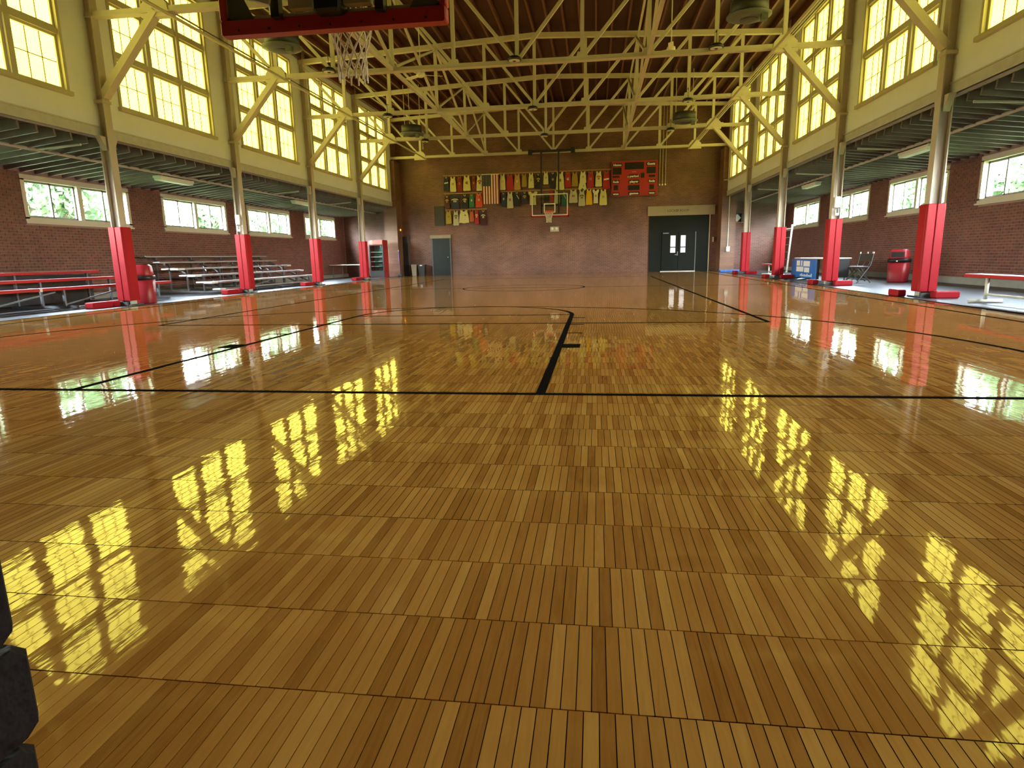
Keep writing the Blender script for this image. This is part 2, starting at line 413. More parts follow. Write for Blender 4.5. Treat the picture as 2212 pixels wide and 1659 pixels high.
# ---- brick outer walls of the aisles with window openings
WIN = [(13.9+BAY*k, 17.46+BAY*k) for k in range(-2, 4)]
WZ0, WZ1 = 1.94, 3.08
BL, BH, JT = 0.205, 0.0595, 0.0095
brick_me = [MB().box(-0.012, 0.012, -BL/2, BL/2, -BH/2, BH/2).mesh('brick', m) for m in BRICKS]
for s, n in ((-1, 'wall_left'), (1, 'wall_right')):
    w = thing(n, (s*XO, 0, 0), kind='structure')
    core = MB(); xa, xb = sorted((s*(XO+0.012), s*(XO+0.28)))
    core.box(xa, xb, -0.2, YW+0.3, 0, WZ0+0.05); core.box(xa, xb, -0.2, YW+0.3, WZ1-0.05, 3.45)
    ys = [-0.2]+[q for a, b in WIN for q in (a+0.05, b-0.05)]+[YW+0.3]
    for a, b in zip(ys[0::2], ys[1::2]):
        if b > a: core.box(xa, xb, a, b, WZ0+0.05, WZ1-0.05)
    part('wall_core', core, MORTAR, w)
    bricks = []
    zc, row = 0.205, 0
    while zc+BH/2 < 3.2:
        y = 6.0+(0.5 if row % 2 else 0)*(BL+JT)
        while y < YW-0.05:
            ya, yb = y-BL/2, y+BL/2
            if WZ0-0.02 < zc+BH/2 and zc-BH/2 < WZ1+0.02:
                for a_, b_ in WIN:
                    if ya < a_ < yb: yb = a_
                    elif ya < b_ < yb: ya = b_
                    elif a_ <= ya and yb <= b_: yb = ya
            if yb-ya > 0.03: bricks.append(((ya+yb)/2, zc, yb-ya))
            y += BL+JT
        zc += BH+JT; row += 1
    def key(b):
        d = Vector((s*XO, b[0], b[1]))-CAM; zz = d.dot(_f)
        ok = zz > 0 and abs(d.dot(_r)/zz*F_PX) < 1100
        return (0 if ok else 1, d.length)
    bricks.sort(key=key)
    for y, z, bl in bricks[:300]:
        o = link('brick', brick_me[rnd.randrange(3)], w, (s*rnd.uniform(-0.002, 0.003), y, z)); o.scale = (1, bl/BL, 1)
    groups = [MB(), MB(), MB()]
    for y, z, bl in bricks[300:]:
        m = groups[rnd.randrange(3)]; x = s*XO+s*rnd.uniform(-0.002, 0.003)
        xa_, xb_ = x-0.012, x+0.012; y0, y1, z0, z1 = y-bl/2, y+bl/2, z-BH/2, z+BH/2
        xi, xo_ = (xa_, xb_) if s > 0 else (xb_, xa_)
        m.quad((xi, y0, z0), (xi, y0, z1), (xi, y1, z1), (xi, y1, z0)).quad((xi, y0, z1), (xo_, y0, z1), (xo_, y1, z1), (xi, y1, z1))
        m.quad((xi, y0, z0), (xi, y1, z0), (xo_, y1, z0), (xo_, y0, z0)).quad((xi, y0, z0), (xo_, y0, z0), (xo_, y0, z1), (xi, y0, z1))
    big = MB(); idx = []
    for gi, m in enumerate(groups):
        k = len(big.v); big.v += m.v; big.f += [tuple(q+k for q in f) for f in m.f]; idx += [gi]*len(m.f)
    o = part('brickwork', big, BRICKS[0], w, kind='stuff')
    o.data.materials.append(BRICKS[1]); o.data.materials.append(BRICKS[2])
    if len(o.data.polygons) == len(idx): o.data.polygons.foreach_set('material_index', idx)
    xa, xb = sorted((s*(XO-0.06), s*(XO+0.02)))
    struct('baseboard_left' if s < 0 else 'baseboard_right', MB().box(xa, xb, -0.1, YW, 0, 0.165), CURB)

# ---- sliding windows of the aisle walls
wn_ = 0
def sliding_window(s, y0, y1):
    global wn_; wn_ += 1
    x = s*XO
    w = thing('window_%d' % wn_, (x, (y0+y1)/2, WZ0), kind='structure')
    X = lambda a, b: sorted((x+s*a, x+s*b))
    fr = MB(); a, b = X(-0.03, 0.16); t = 0.11
    fr.box(a, b, y0, y1, WZ1-0.13, WZ1).box(a, b, y0, y1, WZ0+0.03, WZ0+0.14).box(a, b, y0, y0+t, WZ0+0.1, WZ1-0.1).box(a, b, y1-t, y1, WZ0+0.1, WZ1-0.1)
    part('frame', fr, FRAMEW, w)
    a, b = X(-0.07, 0.1)
    part('sill', MB().box(a, b, y0-0.03, y1+0.03, WZ0-0.01, WZ0+0.035), FRAMEW, w)
    ym = (y0+y1)/2; a, b = X(0.0, 0.14)
    part('mullion', MB().box(a, b, ym-0.07, ym+0.07, WZ0+0.12, WZ1-0.12), FRAMEW, w)
    z0, z1 = WZ0+0.14, WZ1-0.13
    for ya, yb in ((y0+t, ym-0.07), (ym+0.07, y1-t)):
        h = (yb-ya)/2
        for q in range(2):
            a0, b0 = ya+h*q-(0.02 if q else 0), ya+h*(q+1)+(0.02 if not q else 0)
            d = 0.05+0.035*q; a, b = X(d, d+0.03); t2 = 0.048
            sa = MB().box(a, b, a0, a0+t2, z0, z1).box(a, b, b0-t2, b0, z0, z1).box(a, b, a0, b0, z0, z0+t2).box(a, b, a0, b0, z1-t2, z1)
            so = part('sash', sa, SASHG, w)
            xc = x+s*(d+0.015)
            part('pane', MB().box(xc-0.002, xc+0.002, a0+t2, b0-t2, z0+t2, z1-t2), GLASS, so)
for s in (-1, 1):
    for y0, y1 in WIN: sliding_window(s, y0, y1)

# ---- aisle ceilings: sloping dark boards on exposed joists
for s, n in ((-1, 'ceiling_left'), (1, 'ceiling_right')):
    c = thing(n, (s*10, 16, 3.5), kind='structure')
    deck = MB(); xi, xo_ = s*8.45, s*(XO+0.3); zi, zo = 3.66, 3.31
    deck.loft([[(xi, -0.2, zi), (xo_, -0.2, zo), (xo_, -0.2, zo+0.1), (xi, -0.2, zi+0.1)], [(xi, YW+0.2, zi), (xo_, YW+0.2, zo), (xo_, YW+0.2, zo+0.1), (xi, YW+0.2, zi+0.1)]])
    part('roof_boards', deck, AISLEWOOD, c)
    jm = MB(); L0 = (8.62-10)*s
    jm.bar((s*(8.60-10), 0, 3.545-3.5), (s*(XO-10), 0, 3.215-3.5), 0.05, 0.19)
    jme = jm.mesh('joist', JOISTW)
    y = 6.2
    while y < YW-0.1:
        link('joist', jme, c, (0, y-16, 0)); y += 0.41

# ---- clerestory walls, windows, sills and the steel edge beams below
PIER = [(COLY0+BAY*k+0.62, COLY0+BAY*k+4.22) for k in range(-2, 4)]
CZ0, CZ1 = 4.30, 7.73
pane_me = {s: MB().box(-0.004, 0.004, -0.1515, 0.1515, -0.228, 0.228).mesh('pane', PANE) for s in (-1, 1)}
for s, n in ((-1, 'wall_left_upper'), (1, 'wall_right_upper')):
    a, b = sorted((s*8.44, s*8.62))
    mb = MB().box(a, b, 0.3, YW+0.05, 3.80, CZ0).box(a, b, 0.3, YW+0.05, CZ1, 8.6)
    ys = [0.3]+[q for p in PIER for q in p]+[YW+0.05]
    for y0, y1 in zip(ys[0::2], ys[1::2]): mb.box(a, b, y0, y1, CZ0, CZ1)
    struct(n, mb, PLASTER)
    a, b = sorted((s*8.395, s*8.62))
    struct('trim_1' if s < 0 else 'trim_2', MB().box(a, b, 0.3, YW, 3.60, 3.625).box(*sorted((s*8.42, s*8.46)), 0.3, YW, 3.60, 3.81).box(a, b, 0.3, YW, 3.79, 3.815), GREYSTEEL)
    for y0, y1 in PIER:
        wn_ += 1
        w = thing('window_%d' % wn_, (s*8.53, y0, CZ0), kind='structure')
        a, b = sorted((s*8.41, s*8.60)); fr = MB()
        k0 = y0-0.62
        fr.box(a, b, y0, y0+0.07, CZ0, CZ1).box(a, b, y1-0.07, y1, CZ0, CZ1).box(a, b, y0, y1, CZ1-0.06, CZ1)
        part('frame', fr, SASHM, w)
        part('sill', MB().box(*sorted((s*8.36, s*8.60)), y0-0.04, y1+0.04, CZ0-0.03, CZ0+0.05), SASHM, w)
        for ya, yb in ((1.76, 1.91), (2.96, 3.08)):
            part('mullion', MB().box(*sorted((s*8.43, s*8.58)), k0+ya, k0+yb, CZ0+0.05, CZ1-0.06), SASHM, w)
        for za, zb in ((5.39, 5.50), (6.53, 6.64)):
            part('rail', MB().box(*sorted((s*8.44, s*8.57)), y0+0.07, y1-0.07, za, zb), SASHM, w)
        for ga, gb in ((0.74, 1.70), (1.97, 2.90), (3.14, 4.10)):
            for r_ in range(3):
                z0 = 4.41+1.14*r_; z1 = z0+0.93; ya, yb = k0+ga, k0+gb
                xa, xb = sorted((s*8.48, s*8.55)); t = 0.055
                sm = MB().box(xa, xb, ya-t, ya, z0-t, z1+t).box(xa, xb, yb, yb+t, z0-t, z1+t).box(xa, xb, ya, yb, z0-t, z0).box(xa, xb, ya, yb, z1, z1+t)
                so = part('sash', sm, SASHM, w)
                mm = MB(); xm = s*8.522; pw = (yb-ya)/3
                for q in (1, 2): mm.box(xm-0.008, xm+0.008, ya+pw*q-0.007, ya+pw*q+0.007, z0, z1)
                mm.box(xm-0.008, xm+0.008, ya, yb, (z0+z1)/2-0.007, (z0+z1)/2+0.007)
                part('muntin_bars', mm, MUNTIN, so)
                bs = BASE[w.name]
                for q in range(3):
                    for r2 in range(2):
                        p = link('pane', pane_me[s], so, (s*8.532-bs[0], ya+pw*(q+0.5)-bs[1], z0+0.2325+0.465*r2-bs[2]))
                        p.scale = (1, (pw-0.008)/0.303, 1)

# ---- main roof: boards on rafters that run the length of the hall
roof = thing('ceiling', (0, 17, 8.4), kind='structure')
def roof_z(x): return 8.30-0.0453*abs(x)
dk = MB()
for s in (-1, 1):
    A = [(0, -0.5, roof_z(0)+0.24), (s*9.0, -0.5, roof_z(9)+0.24), (s*9.0, -0.5, roof_z(9)+0.4), (0, -0.5, roof_z(0)+0.4)]
    dk.loft([A, [(x, YW+0.3, z) for x, y, z in A]])
part('roof_boards', dk, ROOFWOOD, roof)
rme = MB().box(-0.03, 0.03, -0.4-17, YW-17, -0.24, 0.005).mesh('rafter', RAFTERW)
for i in range(-16, 17):
    x = i*0.52
    link('rafter', rme, roof, (x, 0, roof_z(x)+0.24-8.4))
# plank seams of the deck show between the rafters
bme = MB().box(-8.5, 8.5, -0.012, 0.012, -0.004, 0.004)
# ---- far wall with pilasters, near wall with the doorway the camera stands in
struct('wall_far', MB().box(-XO-0.3, XO+0.3, YW, YW+0.3, -0.1, 8.9), BRICKX)
for i, s in enumerate((-1, 1)):
    p = thing('trim_%d' % (3+i), (s*8.55, 33.2, 0), kind='structure')
    a, b = sorted((s*8.22, s*8.90))
    part('pilaster', MB().box(a, b, 32.75, YW+0.01, -0.01, 5.88), BRICKP, p)
    a, b = sorted((s*8.40, s*8.90)); part('pilaster_top', MB().box(a, b, 32.9, YW+0.01, 5.88, 8.4), BRICKP, p)
wnr = thing('wall_near', (0, 0.4, 0), kind='structure')
JX = 1.569
part('wall_core', MB().box(-XO-0.3, JX-0.14, 0.2, 0.52, -0.1, 8.9).box(3.6, XO+0.3, 0.2, 0.52, -0.1, 8.9).box(JX-0.14, 3.6, 0.2, 0.52, 2.3, 8.9), JAMBB, wnr)
jm = [MB().bbox(-0.11, 0.0, -0.155, 0.155, -0.05, 0.05, 0.012).mesh('brick', JAMBB) for _ in range(2)]
z = 0.052; q = 0
while z < 2.3:
    link('brick', jm[q % 2], wnr, (JX-0.03+rnd.uniform(-0.012, 0.014)+(0.012 if q % 2 else 0), 0.355-0.4+rnd.uniform(-0.006, 0.006), z)); z += 0.108; q += 1
struct('wall_back', MB().box(-1, 6, -1.75, -1.6, -0.1, 2.6).box(0.2, 0.35, -1.6, 0.2, -0.1, 2.6).box(4.4, 4.55, -1.6, 0.2, -0.1, 2.6).box(0.2, 4.55, -1.7, 0.2, 2.5, 2.65), PLASTER)  # unseen vestibule box, added to stop light leaking in at the doorway

# ---- doors and fittings of the far wall
def yplane(y): return lambda u, v, t: (u, y-t, v)
d1 = thing('door_1', (6.3, YW, 0), kind='structure')
part('surround_panel', MB().box(4.83, 7.77, 33.62, YW+0.01, 0, 2.80), DARKDOOR, d1)
for xa, xb in ((5.47, 6.285), (6.305, 7.12)):
    mb = MB(); wa = (xa+xb)/2
    pa, pb = (5.90, 6.16) if xa < 6 else (6.41, 6.66)
    mb.box(xa, pa, 33.57, 33.625, 0.05, 1.97).box(pb, xb, 33.57, 33.625, 0.05, 1.97).box(pa, pb, 33.57, 33.625, 0.05, 0.95).box(pa, pb, 33.57, 33.625, 1.81, 1.97)
    lf = part('door_leaf', mb, DARKDOOR, d1)
    part('vision_pane', MB().box(pa, pb, 33.60, 33.61, 0.95, 1.81), material('glowing_frosted_pane', (0.75, 0.75, 0.80), 0.3, emit=(0.75, 0.75, 0.82, 0.55)), lf)  # frosted pane given a faint glow of its own
    part('pane_bar', MB().box(pa, pb, 33.585, 33.60, 1.20, 1.25), DARKGREY, lf)
mb = MB().box(6.24, 6.28, 33.50, 33.57, 0.80, 1.00).box(6.13, 6.26, 33.50, 33.53, 0.83, 0.87); part('lever_handle', mb, ALU, d1, label='bright metal lever handle')
part('door_closer', MB().box(5.52, 5.80, 33.53, 33.57, 1.90, 1.95), ALU, d1, label='silver door closer arm')
part('threshold', MB().box(5.42, 7.16, 33.50, 33.62, 0.0, 0.03), WHITE, d1, label='bright metal threshold strip')
part('jamb_strip', MB().box(7.13, 7.165, 33.565, 33.625, 0.03, 1.98), material('grey_green_strip', (0.16, 0.17, 0.16), 0.5), d1)
part('side_conduit', MB().tube([(7.82, 33.62, 0), (7.82, 33.62, 2.8)], 0.025), PIPE, d1)
lt = struct('trim_5', MB().box(4.74, 8.05, 33.60, YW+0.01, 2.80, 3.27), STONE)
lettering('lintel_lettering', 'LOCKER ROOM', 0.17, lambda u, v: (6.245+u, 33.597, 3.03+v), material('dark_lettering', (0.05, 0.035, 0.02), 0.7), lt, width=1.05)
d2 = thing('door_2', (-6.1, YW, 0), kind='structure')
part('door_leaf', MB().box(-6.58, -5.63, 33.62, YW+0.01, 0, 1.93), GREYDOOR, d2)
part('door_frame', MB().box(-6.63, -6.57, 33.60, YW+0.01, 0, 1.97).box(-5.64, -5.58, 33.60, YW+0.01, 0, 1.97), material('grey_frame', (0.08, 0.09, 0.09), 0.5), d2)
part('lintel', MB().box(-6.70, -5.56, 33.58, YW+0.01, 1.95, 2.12), STONE, d2)
part('knob', MB().lathe((-5.75, 33.58, 0.95), [(0.012, 0.04), (0.03, 0.02), (0.035, -0.01), (0.0, -0.03)], 12, 'y'), ALU, d2)
d3 = thing('door_3', (-8.05, YW, 0), kind='structure')
part('door_leaf', MB().box(-8.21, -7.92, 33.55, YW+0.01, 0, 2.08), BLACK, d3)
part('door_frame', MB().box(-7.93, -7.88, 33.53, YW+0.01, 0, 2.12), material('grey_frame2', (0.08, 0.08, 0.075), 0.5), d3)
solo('wall_panel', MB().bbox(-6.41, -5.87, 33.64, YW+0.005, 2.60, 3.60, 0.01), material('olive_black_panel', (0.045, 0.042, 0.03), 0.5), (-6.14, 33.66, 2.6), 'tall dark olive panel on the brick left of the bottom row of jerseys', 'panel')

# ================================================================ STEEL FRAME
# ---- columns
col_names = {0: 'nearest', 1: 'second', 2: 'third', 3: 'fourth'}
def column(s, k):
    y = COLY0+BAY*k; x = s*8.36
    nm = ['first', 'second', 'third', 'fourth'][k] if 0 <= k < 4 else None
    side = 'left' if s < 0 else 'right'
    lab = 'cream steel column on the %s side, %s of four in view counting from the camera' % (side, nm) if nm else 'cream steel column on the %s side behind the frame, %s' % (side, 'next to the doorway wall' if k == -2 else 'before the first padded one')
    t = thing('steel_column', (x, y, 0), lab, 'column', 'steel columns along the court')
    mb = MB().box(x-0.11, x-0.09, y-0.10, y+0.10, 0.02, 8.2).box(x+0.09, x+0.11, y-0.10, y+0.10, 0.02, 8.2).box(x-0.09, x+0.09, y-0.012, y+0.012, 0.02, 8.2)
    part('shaft', mb, COLUMN, t)
    part('base_plate', MB().box(x-0.2, x+0.2, y-0.2, y+0.2, 0, 0.03), DARKGREY, t)
    part('collar', MB().box(x-0.13, x+0.13, y-0.125, y+0.125, 4.28, 4.34), COLUMN, t)
    # small haunch brackets to the edge beam
    for d in (-1, 1):
        part('haunch', MB().prism([(0, 0), (0.16, 0.0), (0.0, -0.28)], lambda u, v, t_: (x+t_, y+d*(0.1+u), 3.6+v), -0.06, 0.06), COLUMN, t)
    if not nm: return
    p = thing('column_pad', (x, y, 0.1), 'tall red vinyl pad wrapped round the %s %s column from the camera' % (nm, side), 'pad', 'red column pads')
    z0, z1 = 0.11, 1.72; g = 0.006
    xi, xo_ = s*8.20, s*8.52
    xm = (xi+xo_)/2
    a, b = sorted((xi, xm)); part('pad_panel', MB().bbox(a+g/2, b-g/2, y-0.16, y-0.11, z0, z1, 0.012), RED, p)
    a, b = sorted((xm, xo_)); part('pad_panel', MB().bbox(a+g/2, b-g/2, y-0.16, y-0.11, z0, z1, 0.012), RED, p)
    a, b = sorted((xi, xi+s*0.05)); part('pad_panel', MB().bbox(a, b, y-0.108, y+0.16, z0, z1, 0.012), RED, p)
    a, b = sorted((xo_, xo_-s*0.05)); part('pad_panel', MB().bbox(a, b, y-0.108, y+0.16, z0, z1, 0.012), RED, p)
    part('pad_panel', MB().bbox(min(xi, xo_)+0.05, max(xi, xo_)-0.05, y+0.11, y+0.16, z0, z1, 0.012), RED, p)
    # low padded feet of the base
    spec = ((8.36, 8.80, y-0.42, y-0.24, 'wall side'), (7.99, 8.16, y+0.22, y+0.62, 'court side')) if s > 0 else ((-8.62, -8.40, y-1.0, y-0.43, 'longer one'), (-8.62, -8.40, y-0.40, y-0.22, 'shorter one'))
    for xa, xb, ya, yb, w_ in spec:
        solo('base_pad', MB().bbox(xa, xb, ya, yb, 0.0, 0.13, 0.02), RED, ((xa+xb)/2, (ya+yb)/2, 0), 'low red padded block at the foot of the %s %s column, %s' % (nm, side, w_), 'pad', 'red base pads')
    part('pivot_plate', MB().box(x-0.15, x+0.12, y-0.215, y-0.17, 0.0, 0.09), DARKGREY, t, label='dark metal pivot plate')
for s in (-1, 1):
    for k in range(-2, 4): column(s, k)

# ---- roof trusses
NX = [0, 1.73, 3.45, 5.15, 6.82]
ZB, TZ = 5.96, lambda x: 8.20-0.0453*abs(x)
def build_truss():
    t = thing('roof_truss', (0, 0, 0)); BASE[t.name] = (0, 0, 0)
    part('bottom_chord', MB().box(-8.42, 8.42, -0.055, 0.055, ZB+0.0, ZB+0.10).box(-8.42, 8.42, -0.10, 0.10, ZB-0.02, ZB), CREAM, t)
    for s in (-1, 1):
        part('top_chord', MB().bar((0, 0, TZ(0)+0.02), (s*8.44, 0, TZ(8.44)+0.02), 0.16, 0.15), CREAM, t)
    for i, x in enumerate(NX):
        for s in ((-1, 1) if x else (1,)):
            part('vertical', MB().bar((s*x, 0, ZB+0.05), (s*x, 0, TZ(x)), 0.085, 0.10, (1, 0, 0)), CREAM, t)
            gp = [(-0.17, 0.02), (0.17, 0.02), (0.12, 0.2), (-0.12, 0.2)]
            part('gusset_plate', MB().prism(gp, lambda u, v, q: (s*x+u, q, ZB+v), -0.062, 0.062), CREAM, t)
    P = NX+[8.40]
    for i in range(5):
        for s in (-1, 1):
            part('diagonal', MB().bar((s*P[i], 0, ZB+0.07), (s*P[i+1], 0, TZ(P[i+1])-0.04), 0.09, 0.085), CREAM, t)
    for s in (-1, 1):
        part('knee_brace', MB().bar((s*8.27, 0, 4.42), (s*6.84, 0, 5.98), 0.20, 0.14), CREAM, t)
        gp = [(-0.32, -0.10), (0.30, -0.10), (0.26, 0.14), (0.12, 0.30), (-0.14, 0.30), (-0.30, 0.14)]
        part('gusset_plate', MB().prism(gp, lambda u, v, q: (s*(6.82-u), q, ZB+v), -0.075, 0.075), CREAM, t)
    return t
tr = build_truss()
tl = {-2: 'cream steel roof truss nearest the doorway wall, behind the near backboard', -1: 'cream steel roof truss just in front of the near backboard', 0: 'cream steel roof truss on the first padded columns, cut by the top edge', 1: 'cream steel roof truss on the second pair of padded columns', 2: 'cream steel roof truss on the third pair of padded columns', 3: 'cream steel roof truss on the fourth pair of padded columns', 4: 'cream steel roof truss at the far wall, resting on brick pilasters'}
for i, k in enumerate(range(-2, 5)):
    c = tr if i == 0 else copy_tree(tr)
    c.location = (0, COLY0+BAY*k-(0.06 if k == 4 else 0), 0)
    tag(c, tl[k], 'truss', 'roof trusses')
    if k == 4:
        for ch in list(c.children):
            if ch.name.startswith('knee_brace'): bpy.data.objects.remove(ch)
# ---- longitudinal sway bracing between the trusses
ord_ = ['first', 'second', 'third', 'fourth', 'fifth', 'sixth']
for s in (-1, 1):
    for i, k in enumerate(range(-2, 4)):
        y0, y1 = COLY0+BAY*k, COLY0+BAY*(k+1); x = s*3.45
        t = thing('sway_brace', (x, y0, ZB), 'crossed cream steel bracing on the %s, in the %s bay from the doorway' % ('left' if s < 0 else 'right', ord_[i]), 'brace', 'sway braces between trusses')
        part('diagonal', MB().bar((x-0.05, y0+0.08, ZB+0.12), (x-0.05, y1-0.08, TZ(x)-0.12), 0.07, 0.07), CREAM, t)
        part('diagonal', MB().bar((x+0.05, y0+0.08, TZ(x)-0.12), (x+0.05, y1-0.08, ZB+0.12), 0.07, 0.07), CREAM, t)
        part('strut', MB().bar((x, y0+0.1, ZB+0.05), (x, y1-0.1, ZB+0.05), 0.09, 0.09), CREAM, t)
        part('upper_strut', MB().bar((x, y0+0.08, TZ(x)-0.1), (x, y1-0.08, TZ(x)-0.1), 0.06, 0.07), CREAM, t)
    side = 'left' if s < 0 else 'right'
    y1_ = COLY0+BAY*4-0.2
    solo('tie_pipe', MB().tube([(s*6.55, 3.0, ZB-0.06), (s*6.55, y1_, ZB-0.06)], 0.035), PIPE, (s*6.55, 3, ZB), 'ivory pipe running under the truss chords along the %s windows' % side, 'pipe')
    solo('support_cable', MB().tube([(s*7.0, 3.0, ZB+0.28), (s*7.0, y1_, ZB+0.28)], 0.014, 6), BLACK, (s*7.0, 3, ZB+0.2), 'thin dark cable strung along the %s clerestory windows' % side, 'cable')

# ---- services in the aisles: pipes and strip lights
for s in (-1, 1):
    side = 'left' if s < 0 else 'right'
    t = thing('sprinkler_pipe', (s*9.65, 7, 3.32), 'long grey pipe hung below the %s aisle joists' % side, 'pipe')
    part('main', MB().tube([(s*9.65, 7.0, 3.33), (s*9.65, YW-0.05, 3.33)], 0.035), GREYPIPE, t)
    for k in range(0, 4):
        y = COLY0+BAY*k-0.5
        part('branch', MB().tube([(s*9.65, y, 3.33), (s*8.62, y+0.06, 3.40)], 0.025), GREYPIPE, t)
    for i, y in enumerate((17.2, 24.9) if s > 0 else (17.3, 25.3)):
        f = thing('strip_light', (s*9.85, y, 3.20), '%s white strip light below the %s aisle ceiling' % (('nearer', 'farther')[i], side), 'light', 'aisle strip lights')
        part('housing', MB().box(s*9.85-0.11, s*9.85+0.11, y-0.75, y+0.75, 3.235, 3.29), WHITE, f)
        part('diffuser', MB().bbox(s*9.85-0.10, s*9.85+0.10, y-0.74, y+0.74, 3.17, 3.235, 0.02), material('strip_light_diffuser', (0.80, 0.88, 0.84), 0.4, var=0.03), f)
        for d in (-0.5, 0.5):
            part('hanger', MB().box(s*9.85-0.01, s*9.85+0.01, y+d-0.01, y+d+0.01, 3.28, 3.42), GREYPIPE, f)
# ---- high bay lamps on the trusses
for k, zz in ((1, 0), (2, 0), (3, 0)):
    for x, nm in ((-5.2, 'left'), (-0.05, 'middle'), (5.12, 'right')):
        y = COLY0+BAY*k-0.2; z = 6.0 if k == 1 else 5.84
        t = thing('high_bay_lamp', (x, y, z), 'round white disc lamp with black rim, %s one of the %s truss in view' % (nm, {1: 'second', 2: 'third', 3: 'fourth'}[k]), 'lamp', 'disc lamps on the trusses')
        part('rim', MB().lathe((x, y, z), [(0.12, 0.10), (0.17, 0.06), (0.18, 0.0), (0.15, -0.005), (0.15, 0.01)], 24), BLACK, t, True)
        part('disc', MB().lathe((x, y, z), [(0.149, 0.004), (0.149, -0.012), (0.045, -0.014)], 24), WHITE, t)
        part('hub', MB().lathe((x, y, z), [(0.045, 0.0), (0.045, -0.02), (0.02, -0.03)], 16), BLACK, t)
        part('stem', MB().tube([(x, y, z+0.1), (x, y, z+0.42), (x, y+0.15, z+0.42)], 0.012, 6), BLACK, t)
# ---- hanging drum heaters
for x, y, z, lab in ((-5.86, 16.5, 6.2, 'grey-green drum heater with wide dish hanging left, beyond the red backboard edge'), (5.60, 16.5, 6.2, 'grey-green drum heater with wide dish hanging at upper right'), (-5.6, 27.2, 6.0, 'grey-green drum heater hanging near the far left windows'), (5.6, 27.2, 6.0, 'grey-green drum heater hanging near the far right windows')):
    t = thing('drum_heater', (x, y, z), lab, 'heater', 'hanging drum heaters')
    part('drum', MB().lathe((x, y, z), [(0.30, 0.40), (0.42, 0.38), (0.43, 0.12), (0.40, 0.10)], 32), material('dark_olive_drum', (0.040, 0.038, 0.032), 0.5), t, True)
    part('dish', MB().lathe((x, y, z), [(0.40, 0.11), (0.50, 0.08), (0.50, 0.055), (0.33, 0.0), (0.22, -0.01)], 32), DRUM, t, True)
    part('burner', MB().lathe((x, y, z), [(0.20, 0.0), (0.20, -0.03), (0.12, -0.045), (0.04, -0.05)], 24), DARKGREY, t)
    part('gas_box', MB().box(x+0.22, x+0.36, y-0.30, y-0.16, z-0.12, z+0.02), DRUM, t)
    for a in (0.6, 2.7, 4.8):
        part('hanger_rod', MB().tube([(x+0.38*math.cos(a), y+0.38*math.sin(a), z+0.36), (x+0.38*math.cos(a), y+0.38*math.sin(a), roof_z(x))], 0.012, 6), PIPE, t)
# ---- ceiling fans
for x, y, z, lab in ((-3.25, 20.2, 6.42, 'cream ceiling fan with flat blades, left of the middle trusses'), (4.25, 20.2, 6.70, 'cream ceiling fan with flat blades, on the right below the rafters')):
    t = thing('ceiling_fan', (x, y, z), lab, 'fan', 'ceiling fans')
    part('motor', MB().lathe((x, y, z), [(0.05, 0.12), (0.12, 0.08), (0.13, 0.0), (0.08, -0.05), (0.03, -0.06)], 20), WHITEPIPE, t, True)
    part('down_rod', MB().tube([(x, y, z+0.1), (x, y, roof_z(x))], 0.016, 8), WHITEPIPE, t)
    for i in range(3):
        a = 0.4+i*2.094; c_, s_ = math.cos(a), math.sin(a)
        part('blade', MB().loft([[(x+c_*r-s_*w, y+s_*r+c_*w, z+0.01+(0.015 if w > 0 else -0.015)+h) for w, h in ((-wd, 0), (wd, 0), (wd, 0.008), (-wd, 0.008))] for r, wd in ((0.1, 0.05), (0.35, 0.075), (0.68, 0.07))]), WHITEPIPE, t)
# pipe loops and conduits near the far wall
solo('gas_pipe_loop', MB().tube([(-7.6, 30.0, 6.45), (-5.9, 30.0, 6.45), (-5.9, 30.0, 5.9)], 0.03), PIPE, (-6.8, 30, 6), 'ivory gas pipe with a square bend near the far left windows', 'pipe')
solo('gas_pipe_loop', MB().tube([(7.6, 30.0, 6.45), (5.2, 30.0, 6.45), (5.2, 30.0, 5.9)], 0.03), PIPE, (6.8, 30, 6), 'ivory gas pipe with a square bend near the far right windows', 'pipe')
for i, x in enumerate((5.28, 5.42, 5.57)):
    t = thing('wall_conduit', (x, 33.66, 4.3), 'vertical conduit with a round white end beside the scoreboard, %s of three' % ('left', 'middle', 'right')[i], 'conduit', 'conduits beside the scoreboard')
    part('tube', MB().tube([(x, 33.66, 4.36), (x, 33.66, 8.2)], 0.014, 8), PIPE, t)
    part('end_cap', MB().lathe((x, 33.655, 4.32), [(0.02, 0.05), (0.045, 0.03), (0.045, -0.03), (0.02, -0.045)], 12), WHITE, t)
t = thing('corner_conduit', (8.57, 32.72, 0.9), 'long white conduit down the right pilaster into a white switch box', 'conduit')
part('tube', MB().tube([(8.25, 32.72, 4.35), (8.50, 32.72, 4.35), (8.56, 32.72, 4.28), (8.56, 32.72, 1.2)], 0.022), WHITE, t)
part('switch_box', MB().bbox(8.49, 8.66, 32.66, 32.75, 0.95, 1.2, 0.01), WHITE, t)
for s, y, lab in ((-1, COLY0+BAY, 'small white control box on the second left column above its pad'), (1, COLY0+BAY, 'small white control box on the second right column above its pad')):
    t = thing('control_box', (s*8.36, y-0.12, 1.85), lab, 'box')
    part('case', MB().bbox(s*8.36-0.08, s*8.36+0.06, y-0.17, y-0.10, 2.0, 2.28, 0.01), WHITE, t)
    part('lower_case', MB().bbox(s*8.36-0.05, s*8.36+0.05, y-0.16, y-0.10, 1.80, 1.97, 0.01), WHITE, t)
    part('black_face', MB().box(s*8.36-0.025, s*8.36+0.03, y-0.166, y-0.159, 1.86, 1.97), BLACK, t)
    part('cable', MB().tube([(s*8.36-0.05, y-0.13, 2.27), (s*8.36-0.05, y-0.13, 3.6)], 0.012, 6), GREYPIPE, t)

